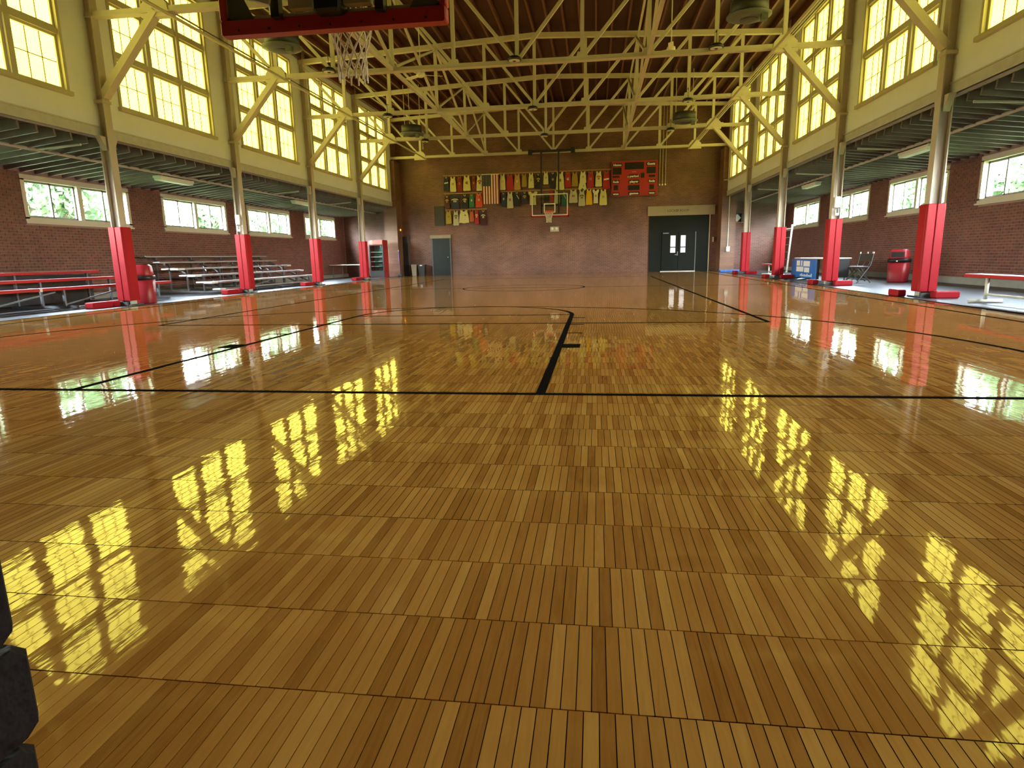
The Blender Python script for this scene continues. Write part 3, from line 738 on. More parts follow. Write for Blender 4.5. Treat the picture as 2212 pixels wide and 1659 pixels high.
# ================================================================ FAR WALL DISPLAY
for x0, x1, z, lab in ((-5.85, -3.75, 5.13, 'orange pine rail above the top row of jerseys, left of the flag'), (-2.9, 2.85, 5.15, 'long orange pine rail above the top row of jerseys, right of the flag'), (-5.85, -3.78, 4.23, 'orange pine rail of the middle jersey row, left of the flag'), (-2.85, 2.7, 4.25, 'long orange pine rail of the second jersey row, right of the flag'), (-5.8, -3.58, 3.40, 'short orange pine rail above the bottom row of jerseys')):
    solo('hanging_rail', MB().bbox(x0, x1, 33.64, 33.705, z-0.03, z+0.03, 0.008), RAILW, ((x0+x1)/2, 33.67, z), lab, 'rail', 'jersey rails')
JC = {'navy': (0.022, 0.030, 0.075), 'cream': (0.66, 0.60, 0.34), 'darkred': (0.26, 0.018, 0.022), 'paleyellow': (0.66, 0.58, 0.22), 'maroon': (0.17, 0.018, 0.022), 'brown': (0.085, 0.022, 0.020), 'black': (0.016, 0.016, 0.022), 'green': (0.022, 0.17, 0.055), 'orangered': (0.66, 0.075, 0.030), 'olive': (0.44, 0.36, 0.05), 'greycream': (0.52, 0.50, 0.38), 'orange': (0.48, 0.115, 0.035), 'red': (0.40, 0.018, 0.030), 'darkmaroon': (0.055, 0.012, 0.018), 'tan': (0.50, 0.26, 0.10), 'ochre': (0.38, 0.24, 0.035), 'teal': (0.022, 0.125, 0.115), 'yellow': (0.78, 0.46, 0.012), 'white': (0.72, 0.68, 0.60)}
PC = {'white': (0.70, 0.66, 0.55), 'tan': (0.42, 0.24, 0.10), 'brown': (0.12, 0.06, 0.02), 'red': (0.36, 0.03, 0.03), 'yellow': (0.66, 0.50, 0.12), 'gold': (0.62, 0.38, 0.05), 'olive': (0.24, 0.20, 0.03), 'grey': (0.30, 0.28, 0.22)}
JERSEYS = [
    (-5.69, 5.10, 0.30, 0.74, 'navy', 'band_white', '', 'navy jersey with white script, first in the top row at far left'),
    (-5.33, 5.06, 0.34, 0.76, 'cream', 'num_tan', '', 'cream jersey second from the left in the top row'),
    (-4.98, 5.09, 0.29, 0.80, 'darkred', 'num_tan', '', 'dark red jersey third from the left in the top row'),
    (-4.59, 5.09, 0.40, 0.76, 'paleyellow', 'num_brown', '42', 'wide pale yellow jersey with a dark number 42, top row'),
    (-4.23, 5.06, 0.28, 0.73, 'maroon', 'num_tan', '', 'narrow maroon jersey between the pale yellow 42 and the flag side cream one'),
    (-3.91, 5.07, 0.35, 0.76, 'cream', 'arc_red', '', 'cream jersey with red arched print, touching the left side of the flag'),
    (-5.69, 4.12, 0.30, 0.64, 'brown', 'arc_yellow', '', 'brown jersey with yellow arched print, first in the middle left row'),
    (-5.25, 4.17, 0.58, 0.73, 'navy', 'arc_white', '', 'wide navy jersey with white side piping, middle left row'),
    (-4.73, 4.17, 0.36, 0.74, 'black', 'arc_yellow', '42', 'black jersey with number 42 left of the green one'),
    (-4.36, 4.16, 0.29, 0.67, 'green', 'num_white', '', 'green jersey with white print, middle left row'),
    (-3.98, 4.20, 0.38, 0.72, 'orangered', 'num_white', '', 'bright orange-red jersey at the lower left of the flag'),
    (-5.63, 3.36, 0.31, 0.68, 'olive', 'num_olive', '', 'olive yellow jersey, first in the bottom row'),
    (-5.24, 3.35, 0.31, 0.76, 'greycream', 'arc_brown', '', 'grey-cream jersey second in the bottom row'),
    (-4.80, 3.36, 0.54, 0.67, 'cream', 'spot_brown', '', 'wide cream jersey with a ragged hem, bottom row'),
    (-4.39, 3.35, 0.25, 0.59, 'orange', 'none', '', 'small plain orange jersey, bottom row'),
    (-4.12, 3.34, 0.23, 0.70, 'red', 'arc_white', '', 'narrow red jersey with white arched print, bottom row'),
    (-3.77, 3.35, 0.36, 0.78, 'darkmaroon', 'arc_white', '', 'dark maroon jersey with white shoulders, last in the bottom row'),
    (-2.70, 5.11, 0.31, 0.80, 'cream', 'num_gold', '', 'cream jersey with gold emblem, first right of the flag in the top row'),
    (-2.32, 5.09, 0.40, 0.80, 'red', 'none', '', 'broad plain red jersey second right of the flag, top row'),
    (-1.93, 5.09, 0.34, 0.80, 'tan', 'num_white', '', 'tan orange jersey with two white digits, top row'),
    (-1.57, 5.08, 0.28, 0.65, 'ochre', 'none', '', 'plain ochre jersey next to the tan orange one, top row'),
    (-1.21, 5.10, 0.29, 0.74, 'cream', 'num_grey', '', 'cream jersey with faint grey number left of the backboard posts, top row'),
    (-0.84, 5.08, 0.28, 0.77, 'black', 'arc_gold', '', 'black jersey with gold print at the left backboard post, top row'),
    (-2.66, 4.20, 0.28, 0.72, 'navy', 'num_white', '', 'navy jersey with white print at the lower right of the flag'),
    (-2.33, 4.20, 0.34, 0.82, 'greycream', 'num_red', '', 'long grey-cream jersey with faint red print, second row'),
    (-1.96, 4.21, 0.36, 0.74, 'black', 'sash_white', '', 'black jersey crossed by a white sash, second row'),
    (-1.56, 4.19, 0.30, 0.60, 'navy', 'arc_gold', '', 'short navy jersey with gold arched print, second row'),
    (-1.13, 4.19, 0.48, 0.67, 'cream', 'spot_brown', '', 'cream sleeved jersey partly behind the left edge of the far backboard'),
    (-0.45, 5.14, 0.27, 0.62, 'cream', 'num_grey', '', 'small cream jersey between the two backboard posts, top row'),
    (-0.09, 5.12, 0.34, 0.79, 'black', 'num_gold', '', 'black jersey with gold number between the two backboard posts, top row'),
    (0.28, 5.11, 0.44, 0.89, 'cream', 'num_brown', '', 'long cream jersey behind the right backboard post, top row'),
    (0.68, 5.10, 0.33, 0.77, 'red', 'num_white', '43', 'red jersey with a white number 43, top row'),
    (1.03, 5.08, 0.33, 0.71, 'ochre', 'none', '', 'plain ochre jersey right of the red number 43, top row'),
    (1.45, 5.09, 0.34, 0.57, 'cream', 'num_tan', '', 'short cream jersey above the cream shorts, top row'),
    (1.83, 5.09, 0.35, 0.80, 'red', 'num_tan', '', 'red jersey third from the scoreboard, top row'),
    (2.24, 5.07, 0.34, 0.75, 'cream', 'arc_red', '', 'cream jersey with dark red arched print, second from the scoreboard'),
    (2.63, 5.08, 0.37, 0.90, 'red', 'band_white', '', 'red jersey with red shorts and a white waistband beside the scoreboard'),
    (1.42, 4.53, 0.41, 0.38, 'cream', 'spot_brown', '', 'cream shorts hung below the short cream jersey'),
    (-0.17, 4.23, 0.23, 0.60, 'red', 'none', '', 'small red jersey seen through the glass of the far backboard'),
    (0.12, 4.22, 0.31, 0.67, 'greycream', 'none', '', 'grey-cream jersey seen through the glass of the far backboard'),
    (0.49, 4.14, 0.31, 0.72, 'teal', 'sash_white', '', 'teal jersey seen through the right part of the backboard glass'),
    (0.96, 4.21, 0.45, 0.65, 'greycream', 'num_red', '', 'wide grey-cream jersey right of the far backboard, second row'),
    (1.39, 4.18, 0.35, 0.79, 'greycream', 'arc_brown', '', 'grey-cream jersey with dark arched print below the cream shorts'),
    (1.76, 4.21, 0.35, 0.77, 'yellow', 'none', '', 'bright yellow jersey, second row'),
    (2.10, 4.19, 0.33, 0.68, 'white', 'num_grey', '', 'white jersey with raised sleeve beside the bright yellow one'),
    (2.48, 4.18, 0.39, 0.78, 'paleyellow', 'num_grey', '', 'pale yellow jersey, last in the second row below the scoreboard side'),
]
def jersey(x, zt, w, h, col, pr, txt, lab):
    ji = JERSEYS.index((x, zt, w, h, col, pr, txt, lab)); y = 33.60-0.032*((ji % 2) if ji < 37 else (0 if ji in (37, 38, 41, 43) else 1))
    zr = min(((5.13, 4.23, 3.40) if x < -3.4 else (5.15, 4.25)), key=lambda q: abs(q-zt)); ye = 33.642
    if 'shorts hung' in lab: zr, ye = zt+0.02, YW+0.002
    t = thing('jersey' if 'shorts hung' not in lab else 'shorts', (x, y, zt-h), lab, 'jersey' if 'shorts hung' not in lab else 'shorts', 'jerseys on the far wall')
    m = material('jersey_'+col, JC[col], 0.7, var=0.1, scale=14)
    hw = w/2
    if 'shorts hung' in lab:
        out = [(-hw*0.75, 0), (hw*0.75, 0), (hw, -h*0.75), (hw*0.6, -h), (0, -h*0.62), (-hw*0.6, -h), (-hw, -h*0.75)]
    elif 'wide navy' in lab or 'sleeved' in lab or 'raised sleeve' in lab:
        out = [(-hw, -0.01), (-hw*0.45, -0.0), (-hw*0.2, -h*0.12), (hw*0.2, -h*0.12), (hw*0.45, 0), (hw, -0.01), (hw*0.92, -h*0.18), (hw*0.62, -h*0.30), (hw*0.66, -h*0.7), (hw*0.72, -h), (-hw*0.72, -h), (-hw*0.66, -h*0.7), (-hw*0.62, -h*0.30), (-hw*0.92, -h*0.18)]
    else:
        out = [(-hw*0.72, 0), (-hw*0.36, 0), (-hw*0.30, -h*0.09), (0, -h*0.15), (hw*0.30, -h*0.09), (hw*0.36, 0), (hw*0.72, 0), (hw*0.66, -h*0.16), (hw*0.86, -h*0.34), (hw*0.92, -h*0.6), (hw, -h*0.96), (hw*0.6, -h*(0.96 if 'ragged' in lab else 1.0)), (0, -h*(0.985 if 'ragged' not in lab else 1.0)), (-hw*0.6, -h*(0.95 if 'ragged' in lab else 1.0)), (-hw, -h*0.97), (-hw*0.92, -h*0.6), (-hw*0.86, -h*0.34), (-hw*0.66, -h*0.16)]
    fr = lambda u, v, q: (x+u, y+q+0.010*math.sin(u*38+v*7+x*5), zt+v)
    part('cloth', MB().prism(out, fr, 0.012, -0.014), m, t)
    part('hanger', MB().bar((x-hw*0.5, y+0.015, zt+0.005), (x+hw*0.5, y+0.015, zt+0.005), 0.012, 0.012).bar((x, y+0.02, min(zt, zr-0.002)), (x, y+0.02, max(zt, zr)), 0.008, 0.008).bar((x, y+0.016, zr), (x, ye, zr), 0.008, 0.008), DARKGREY, t)
    yf = y-0.030
    if len(out) == 18 and col not in ('ochre', 'orange'):
        tc = PC['white'] if col in ('navy', 'black', 'brown', 'darkmaroon', 'green', 'orangered', 'teal', 'yellow') else ((0.30, 0.03, 0.03) if col in ('cream',) else (0.36, 0.20, 0.10))
        if col in ('cream', 'greycream', 'paleyellow', 'white', 'olive'): tc = tuple(q*0.75 for q in JC[col])
        nm = material('neck_trim_%.2f_%.2f' % (tc[0], tc[1]), tc, 0.7)
        nk = [(-hw*0.36, 0), (-hw*0.30, -h*0.09), (0, -h*0.15), (hw*0.30, -h*0.09), (hw*0.36, 0), (hw*0.28, 0), (hw*0.22, -h*0.07), (0, -h*0.115), (-hw*0.22, -h*0.07), (-hw*0.28, 0)]
        mb = MB()
        for i in range(4):
            a, b, c, d = nk[i], nk[i+1], nk[8-i], nk[9-i]
            mb.quad((x+a[0], yf, zt+a[1]), (x+b[0], yf, zt+b[1]), (x+c[0], yf, zt+c[1]), (x+d[0], yf, zt+d[1]))
        part('neck_trim', mb, nm, t)
    if pr != 'none':
        kind, pc = pr.split('_'); pm = material('print_'+pc, PC[pc], 0.7)
        mb = MB(); P = lambda u, v: (x+u, yf, zt+v)
        zc = -h*0.45
        if kind == 'band': mb.quad(P(-hw*0.7, zc-h*0.06), P(hw*0.7, zc-h*0.02), P(hw*0.7, zc+h*0.06), P(-hw*0.7, zc+h*0.02))
        elif kind == 'spot': mb.quad(P(hw*0.1, zc+h*.05), P(hw*0.28, zc), P(hw*0.42, zc+h*.06), P(hw*0.25, zc+h*.14))
        elif kind == 'sash': mb.quad(P(-hw*0.2, zc+h*0.24), P(0, zc+h*0.24), P(hw*0.6, zc-h*0.02), P(hw*0.5, zc-h*0.06))
        else:
            if kind == 'arc':
                for i in range(6):
                    a0, a1 = -1+i/3, -1+(i+1)/3; f = lambda a, r: P(a*hw*0.62, zc+h*(0.13-0.06*a*a)+r)
                    mb.quad(f(a0, -h*0.03), f(a1, -h*0.03), f(a1, h*0.03), f(a0, h*0.03))
            if not txt:
                for u in (-0.26, 0.06):
                    mb.quad(P(hw*u, zc-h*0.09), P(hw*(u+0.20), zc-h*0.09), P(hw*(u+0.20), zc+h*0.06), P(hw*u, zc+h*0.06))
        if mb.v: part('chest_print', mb, pm, t)
        if txt: lettering('number', txt, h*0.24, lambda u, v: (x+u, yf-0.001, zt+zc-h*0.02+v), pm if kind != 'arc' else material('print_white', PC['white'], 0.7), t, width=w*0.36, thick=0.006)
for j in JERSEYS: jersey(*j)
# ---- flag, hung with stripes vertical
t = thing('flag', (-3.32, 33.62, 3.63), 'stars and stripes flag hung vertically between the jersey rows', 'flag')
FR, FW, FB = material('flag_red', (0.26, 0.012, 0.020), 0.7), material('flag_white', (0.76, 0.66, 0.62), 0.7), material('flag_blue', (0.035, 0.036, 0.062), 0.7)
fx0, fx1, fz0, fz1 = -3.77, -2.87, 3.63, 5.09; sw = (fx1-fx0)/13
def wav(x): return 33.46+0.012*math.sin((x-fx0)*40)
for i in range(13):
    xa, xb = fx0+sw*i, fx0+sw*(i+1); zt_ = fz1
    if i < 7: zt_ = 4.52
    if i == 6: pass
    part('stripe', MB().loft([[(xa, wav(xa), fz0), (xb, wav(xb), fz0), (xb, wav(xb)+0.006, fz0), (xa, wav(xa)+0.006, fz0)], [(xa, wav(xa), zt_), (xb, wav(xb), zt_), (xb, wav(xb)+0.006, zt_), (xa, wav(xa)+0.006, zt_)]]), FR if i % 2 == 0 else FW, t)
mb = MB(); xs = [fx0+sw*7*i/14 for i in range(15)]
mb.loft([[(q, wav(q)-0.002, z) for q in xs]+[(q, wav(q)+0.006, z) for q in reversed(xs)] for z in (4.52, fz1)])
cn = part('canton', mb, FB, t)
st = MB()
for r_ in range(9):
    for c_ in range(6 if r_ % 2 == 0 else 5):
        ux = fx0+sw*7*((c_+0.5+(0.5 if r_ % 2 else 0))/6); uz = 4.52+(fz1-4.52)*((r_+0.5)/9)
        pts = [(ux+(0.018 if k % 2 == 0 else 0.007)*math.sin(k*math.pi/5), wav(ux)-0.006, uz+(0.018 if k % 2 == 0 else 0.007)*math.cos(k*math.pi/5)) for k in range(10)]
        st.quad(*pts)
part('stars', st, material('flag_star', (0.30, 0.29, 0.26), 0.7), cn, kind='stuff')
part('header', MB().box(fx0-0.01, fx1+0.01, 33.455, 33.63, fz1, fz1+0.035), WHITE, t, label='white header strip')
# ---- scoreboard
t = thing('scoreboard', (4.03, 33.5, 3.83), 'red scoreboard with black digit windows and white lettering, right of the jerseys', 'scoreboard')
SBR = material('scoreboard_red', (0.42, 0.022, 0.026), 0.4, var=0.05); SBE = material('scoreboard_edge', (0.30, 0.05, 0.045), 0.4)
part('cabinet', MB().bbox(2.90, 5.16, 33.50, YW+0.005, 3.82, 5.50, 0.012), SBR, t)
part('edge_frame', MB().box(2.885, 5.175, 33.485, 33.52, 5.48, 5.51).box(2.885, 5.175, 33.485, 33.52, 3.81, 3.835).box(2.885, 2.91, 33.485, 33.52, 3.82, 5.5).box(5.15, 5.175, 33.485, 33.52, 3.82, 5.5), SBE, t)
BOX = {'home': (3.17, 5.32, 0.48, 0.17), 'homebox': (3.16, 5.03, 0.44, 0.34), 'hb2': (3.11, 4.76, 0.35, 0.10), 'foulL': (3.11, 4.51, 0.35, 0.16), 'fL': (3.11, 4.23, 0.22, 0.24), 'wonL': (3.11, 3.92, 0.34, 0.15), 'clock': (4.01, 5.26, 0.95, 0.34), 'period': (4.01, 4.76, 0.53, 0.17), 'perbox': (4.43, 4.79, 0.17, 0.24), 'player': (4.01, 4.50, 0.53, 0.17), 'plbox': (4.00, 4.21, 0.57, 0.24), 'game': (4.01, 3.93, 0.55, 0.15), 'guest': (4.84, 5.33, 0.47, 0.18), 'gb': (4.85, 5.03, 0.44, 0.31), 'gb2': (4.89, 4.75, 0.31, 0.10), 'foulR': (4.89, 4.50, 0.35, 0.16), 'fR': (4.89, 4.22, 0.22, 0.23), 'wonR': (4.90, 3.93, 0.34, 0.15)}
WORDS = {'home': 'Home', 'guest': 'Guests', 'foulL': 'fouls', 'foulR': 'fouls', 'wonL': 'won', 'wonR': 'won', 'period': 'period', 'player': 'player', 'game': 'game'}
SBK = material('scoreboard_black', (0.014, 0.010, 0.010), 0.35, var=0.05)
for k_, (cx, cz, w, h) in BOX.items():
    b = part('name_plate' if k_ in WORDS else 'digit_window', MB().box(cx-w/2, cx+w/2, 33.488, 33.505, cz-h/2, cz+h/2), SBK, t)
    if k_ in WORDS: lettering('lettering', WORDS[k_], h*0.86, lambda u, v: (cx+u, 33.485, cz+v), LABELW, b, width=w*0.84, thick=0.007)
part('brand_strip', MB().box(3.90, 4.12, 33.49, 33.50, 4.955, 4.985), material('brand_print', (0.55, 0.25, 0.20), 0.5), t)
part('indicator_lamp', MB().lathe((3.71, 33.485, 4.735), [(0.035, 0.02), (0.035, 0.0), (0.015, -0.012)], 12, 'y'), LABELW, t)
# ---- emergency light, exit lamp
t = thing('emergency_light', (0, 33.6, 2.14), 'beige emergency light box on the brick below the far basket', 'light')
part('box', MB().bbox(-0.25, 0.21, 33.58, YW+0.005, 2.15, 2.40, 0.015), material('beige_lamp_box', (0.46, 0.42, 0.32), 0.5), t)
for x in (-0.13, 0.09): part('lamp_head', MB().lathe((x, 33.565, 2.30), [(0.05, 0.03), (0.07, 0.01), (0.07, -0.03), (0.04, -0.04)], 16, 'y'), WHITE, t)
t = thing('exit_lamp', (-8.17, 33.3, 2.33), 'small glowing orange lamp on the left brick pilaster', 'lamp')
part('backplate', MB().box(-8.22, -8.19, 33.10, 33.24, 2.33, 2.50), DARKGREY, t)
part('lens', MB().lathe((-8.19, 33.17, 2.415), [(0.055, 0.0), (0.05, 0.03), (0.025, 0.045)], 16, 'x'), material('orange_glow', (0.9, 0.25, 0.02), 0.3, emit=(1.0, 0.28, 0.02, 3.0)), t)

# ================================================================ BASKETS
def net(cx, cy, z0, mb, n=12, r0=0.225, r1=0.125, depth=0.45, rows=6, th=0.006):
    rows_pts = []
    for i in range(rows+1):
        f = i/rows; r = r0+(r1-r0)*min(1, f*1.5)
        rows_pts.append([(cx+r*math.cos(2*math.pi*(k+0.5*(i % 2))/n), cy+r*math.sin(2*math.pi*(k+0.5*(i % 2))/n), z0-depth*f) for k in range(n)])
    for i in range(rows):
        for k in range(n):
            a = rows_pts[i][k]
            for j in ((k, k-1) if i % 2 == 0 else (k, k+1)):
                mb.tube([a, rows_pts[i+1][j % n]], th, 5, False)
    for k in range(n):
        a = rows_pts[rows][k]; mb.tube([a, (a[0], a[1], a[2]-0.05)], th*1.4, 5, True)
    return mb
def ring(c, R, r, n=36, m=8):
    mb = MB(); V_ = []
    for i in range(n):
        a = 2*math.pi*i/n
        mb.v += [(c[0]+(R+r*math.cos(2*math.pi*j/m))*math.cos(a), c[1]+(R+r*math.cos(2*math.pi*j/m))*math.sin(a), c[2]+r*math.sin(2*math.pi*j/m)) for j in range(m)]
    for i in range(n):
        for j in range(m): mb.f.append((i*m+j, ((i+1) % n)*m+j, ((i+1) % n)*m+(j+1) % m, i*m+(j+1) % m))
    return mb
# near basket (seen from behind)
BX, BY = -0.015, 5.35
t = thing('basketball_hoop', (BX, BY, 2.74), 'near backboard seen from behind, red padded lower edge, net hanging beyond', 'hoop')
part('glass', MB().box(BX-0.90, BX+0.90, BY+0.02, BY+0.034, 2.90, 3.96), BBGLASS, t)
fm = MB().box(BX-0.93, BX+0.93, BY-0.01, BY+0.045, 2.84, 2.90).box(BX-0.93, BX+0.93, BY-0.01, BY+0.045, 3.96, 4.02).box(BX-0.93, BX-0.88, BY-0.01, BY+0.045, 2.84, 4.02).box(BX+0.88, BX+0.93, BY-0.01, BY+0.045, 2.84, 4.02)
part('frame', fm, material('backboard_steel', (0.45, 0.44, 0.40), 0.4, metal=0.3), t)
pm = MB().bbox(BX-0.96, BX+0.955, BY-0.035, BY+0.07, 2.755, 2.868, 0.012)
part('bottom_pad', pm, material('dark_red_edge_pad', (0.40, 0.020, 0.026), 0.5, var=0.08), t, label='red edge padding')
for s in (-1, 1):
    a, b = sorted((BX+s*0.90, BX+s*0.96)); part('side_pad', MB().bbox(a, b, BY-0.035, BY+0.07, 2.868, 3.25, 0.012), MAT['dark_red_edge_pad'], t, label='red edge padding')
for i in range(7):
    part('pad_screw', MB().lathe((BX-0.8+i*0.265, BY-0.037, 2.79), [(0.01, 0.004), (0.01, 0.0), (0.004, -0.002)], 8, 'y'), BLACK, t)
# corner gussets and mount behind the glass
for s in (-1, 1):
    part('corner_plate', MB().prism([(0.0, 0.0), (0.22, 0.0), (0.14, 0.16), (0.0, 0.22)], lambda u, v, q: (BX+s*(0.88-u), BY-0.012-q, 2.868+v), 0, 0.012), DARKGREY, t)
    part('mast_tube', MB().box(BX+s*0.435-0.035, BX+s*0.435+0.035, BY-0.11, BY-0.035, 2.845, 5.85), BLACK, t)
part('center_mount', MB().bbox(BX-0.10, BX+0.135, BY-0.16, BY+0.02, 2.845, 3.30, 0.02), BLACK, t)
part('mount_bracket', MB().box(BX-0.32, BX-0.11, BY-0.10, BY-0.02, 2.90, 3.05).box(BX+0.14, BX+0.36, BY-0.10, BY-0.02, 2.905, 3.02), material('grey_bracket', (0.42, 0.41, 0.34), 0.5), t)
part('cross_arm', MB().bar((BX-0.95, BY-0.2, 3.06), (BX+0.95, BY-0.2, 3.06), 0.06, 0.07).bar((BX-0.75, BY-0.2, 3.02), (BX-0.45, BY-0.15, 2.94), 0.04, 0.05), PIPE, t)
rim = part('rim', ring((BX, BY+0.40, 3.05), 0.229, 0.009), ORANGE, t, True)
part('rim_plate', MB().box(BX-0.09, BX+0.09, BY+0.04, BY+0.18, 3.0, 3.06), ORANGE, t)
part('net', net(BX, BY+0.40, 3.03, MB(), depth=0.52), NETM, rim)
# far basket
FX, FY = -0.17, 32.35
t = thing('basketball_hoop', (FX, FY, 2.87), 'far glass backboard with white target square and orange rim, hung before the jerseys', 'hoop')
part('glass', MB().box(FX-0.87, FX+0.87, FY-0.008, FY+0.008, 2.90, 3.92), BBGLASS, t)
W_ = MB(); e = 0.045
def border(x0, x1, z0, z1, e, y0, y1): return MB().box(x0, x1, y0, y1, z1-e, z1).box(x0, x1, y0, y1, z0, z0+e).box(x0, x0+e, y0, y1, z0+e, z1-e).box(x1-e, x1, y0, y1, z0+e, z1-e)
part('frame', border(FX-0.90, FX+0.90, 2.89, 3.94, 0.045, FY-0.02, FY+0.02), WHITE, t)
part('target_square', border(FX-0.30, FX+0.28, 3.03, 3.48, 0.05, FY-0.018, FY-0.009), WHITE, t)
part('edge_pad', MB().box(FX-0.95, FX+0.95, FY-0.03, FY+0.05, 2.83, 2.89).box(FX-0.95, FX-0.90, FY-0.03, FY+0.05, 2.83, 3.2).box(FX+0.90, FX+0.95, FY-0.03, FY+0.05, 2.83, 3.2), RED, t)
rim = part('rim', ring((FX-0.02, FY-0.38, 3.05), 0.229, 0.012), ORANGE, t, True)
part('rim_plate', MB().box(FX-0.24, FX+0.2, FY-0.20, FY-0.02, 3.04, 3.12).box(FX-0.1, FX+0.06, FY-0.2, FY-0.01, 2.95, 3.05), ORANGE, t)
part('net', net(FX-0.02, FY-0.38, 3.03, MB(), th=0.011), NETM, rim)
for x in (-0.42, 0.44):
    part('post', MB().box(FX+x-0.035, FX+x+0.035, FY+0.03, FY+0.10, 3.0, 5.95), BLACK, t)
part('mount_arm', MB().box(FX-0.42, FX+0.44, FY+0.03, FY+0.09, 3.35, 3.42).box(FX-0.30, FX-0.02, FY+0.02, FY+0.22, 3.55, 3.9), BLACK, t)
part('hanger_arm', MB().box(FX-0.45, FX-0.38, FY+0.03, 32.79, 5.945, 6.01).box(FX+0.40, FX+0.47, FY+0.03, 32.79, 5.945, 6.01), BLACK, t)
part('top_bar', MB().box(FX-1.0, FX+1.25, FY+0.0, FY+0.12, 5.93, 6.02).box(FX-1.05, FX-0.85, FY-0.05, FY+0.15, 5.80, 6.05).box(FX+1.05, FX+1.25, FY-0.05, FY+0.15, 5.84, 6.08), BLACK, t)

# ================================================================ LEFT AISLE
# ---- five row aluminium bleacher
ROWS5 = [(-9.20, 0.36), (-9.70, 0.565), (-10.22, 0.765), (-10.78, 0.965), (-11.20, 1.145)]
Y0, Y1 = 17.35, 24.35
t = thing('metal_bleacher', (-10.2, 20.8, 0), 'five-row aluminium bleacher with white end caps along the left aisle wall', 'bleacher')
for i, (x, z) in enumerate(ROWS5):
    p = part('seat_plank', MB().bbox(x-0.12, x+0.12, Y0, Y1, z-0.045, z, 0.01), ALUP, t)
    for ya, yb in ((Y0-0.03, Y0+0.30), (Y1-0.28, Y1+0.03)):
        if i in (0, 1, 2): part('end_cap', MB().bbox(x-0.13, x+0.13, ya, yb, z-0.055, z+0.006, 0.008), ENDCAP, p)
    if i < 4:
        fx, fz = x-0.02, z-0.20
        p = part('foot_plank', MB().bbox(fx+0.12, fx+0.36, Y0+0.05, Y1-0.3, fz-0.035, fz, 0.008), ALUP, t)
        part('end_cap', MB().bbox(fx+0.115, fx+0.365, Y0+0.02, Y0+0.32, fz-0.042, fz+0.005, 0.008), ENDCAP, p)
for j, y in enumerate((17.9, 19.6, 21.3, 22.9, 24.0)):
    f = part('support_frame', MB().bar((-8.95, y, 0.05), (-11.3, y, 0.05), 0.05, 0.05).bar((-9.1, y, 0.1), (-11.3, y, 1.05), 0.04, 0.05), ALU, t)
    for x, z in ROWS5:
        part('upright', MB().bar((x, y, 0.05), (x, y, z-0.045), 0.045, 0.045, (0, 1, 0)), ALU, f)
    part('cross_brace', MB().bar((-9.2, y, 0.10), (-9.2 if j % 2 else -10.8, min(y+1.6, 24.0), 0.32 if j % 2 else 0.9), 0.03, 0.03), ALU, f)
# ---- low red bleacher nearest the camera
t = thing('red_bleacher', (-9.9, 11.5, 0), 'low three-row bleacher with red planks at the left edge of the photo', 'bleacher')
for x, z, ya, yb in ((-9.30, 0.455, 7.0, 15.7), (-9.85, 0.625, 7.0, 14.6), (-10.45, 0.78, 7.0, 14.6)):
    p = part('red_plank', MB().bbox(x-0.13, x+0.13, ya, yb, z-0.055, z, 0.01), REDPAINT, t)
    part('plank_top', MB().box(x-0.125, x+0.125, ya+0.01, yb-0.01, z-0.001, z+0.004), material('pinkish_plank_top', (0.52, 0.28, 0.30), 0.4), p)  # thin pinkish layer over the top of the red plank
part('plank_clip', MB().box(-9.16, -9.44, 11.58, 11.64, 0.39, 0.465), WHITE, t)
for j, y in enumerate((8.2, 10.2, 12.3, 14.3, 15.3)):
    mb = MB().bar((-9.0, y, 0.03), (-10.6 if j < 4 else -9.6, y, 0.03), 0.05, 0.05).bar((-9.3, y, 0.03), (-9.3, y, 0.4), 0.045, 0.045, (0, 1, 0))
    if j < 4: mb.bar((-9.85, y, 0.03), (-9.85, y, 0.57), 0.045, 0.045, (0, 1, 0)).bar((-10.45, y, 0.03), (-10.45, y, 0.72), 0.045, 0.045, (0, 1, 0))
    part('leg_frame', mb, material('blue_grey_steel', (0.20, 0.23, 0.27), 0.45), t)
    if j < 4: part('cross_brace', MB().bar((-9.32, y, 0.08), (-9.32, y+1.9 if j < 3 else y+0.9, 0.36), 0.025, 0.03), MAT['blue_grey_steel'], t)
part('riser_board', MB().box(-10.62, -10.58, 7.0, 14.6, 0.05, 0.70), material('dark_riser', (0.05, 0.055, 0.065), 0.6), t)
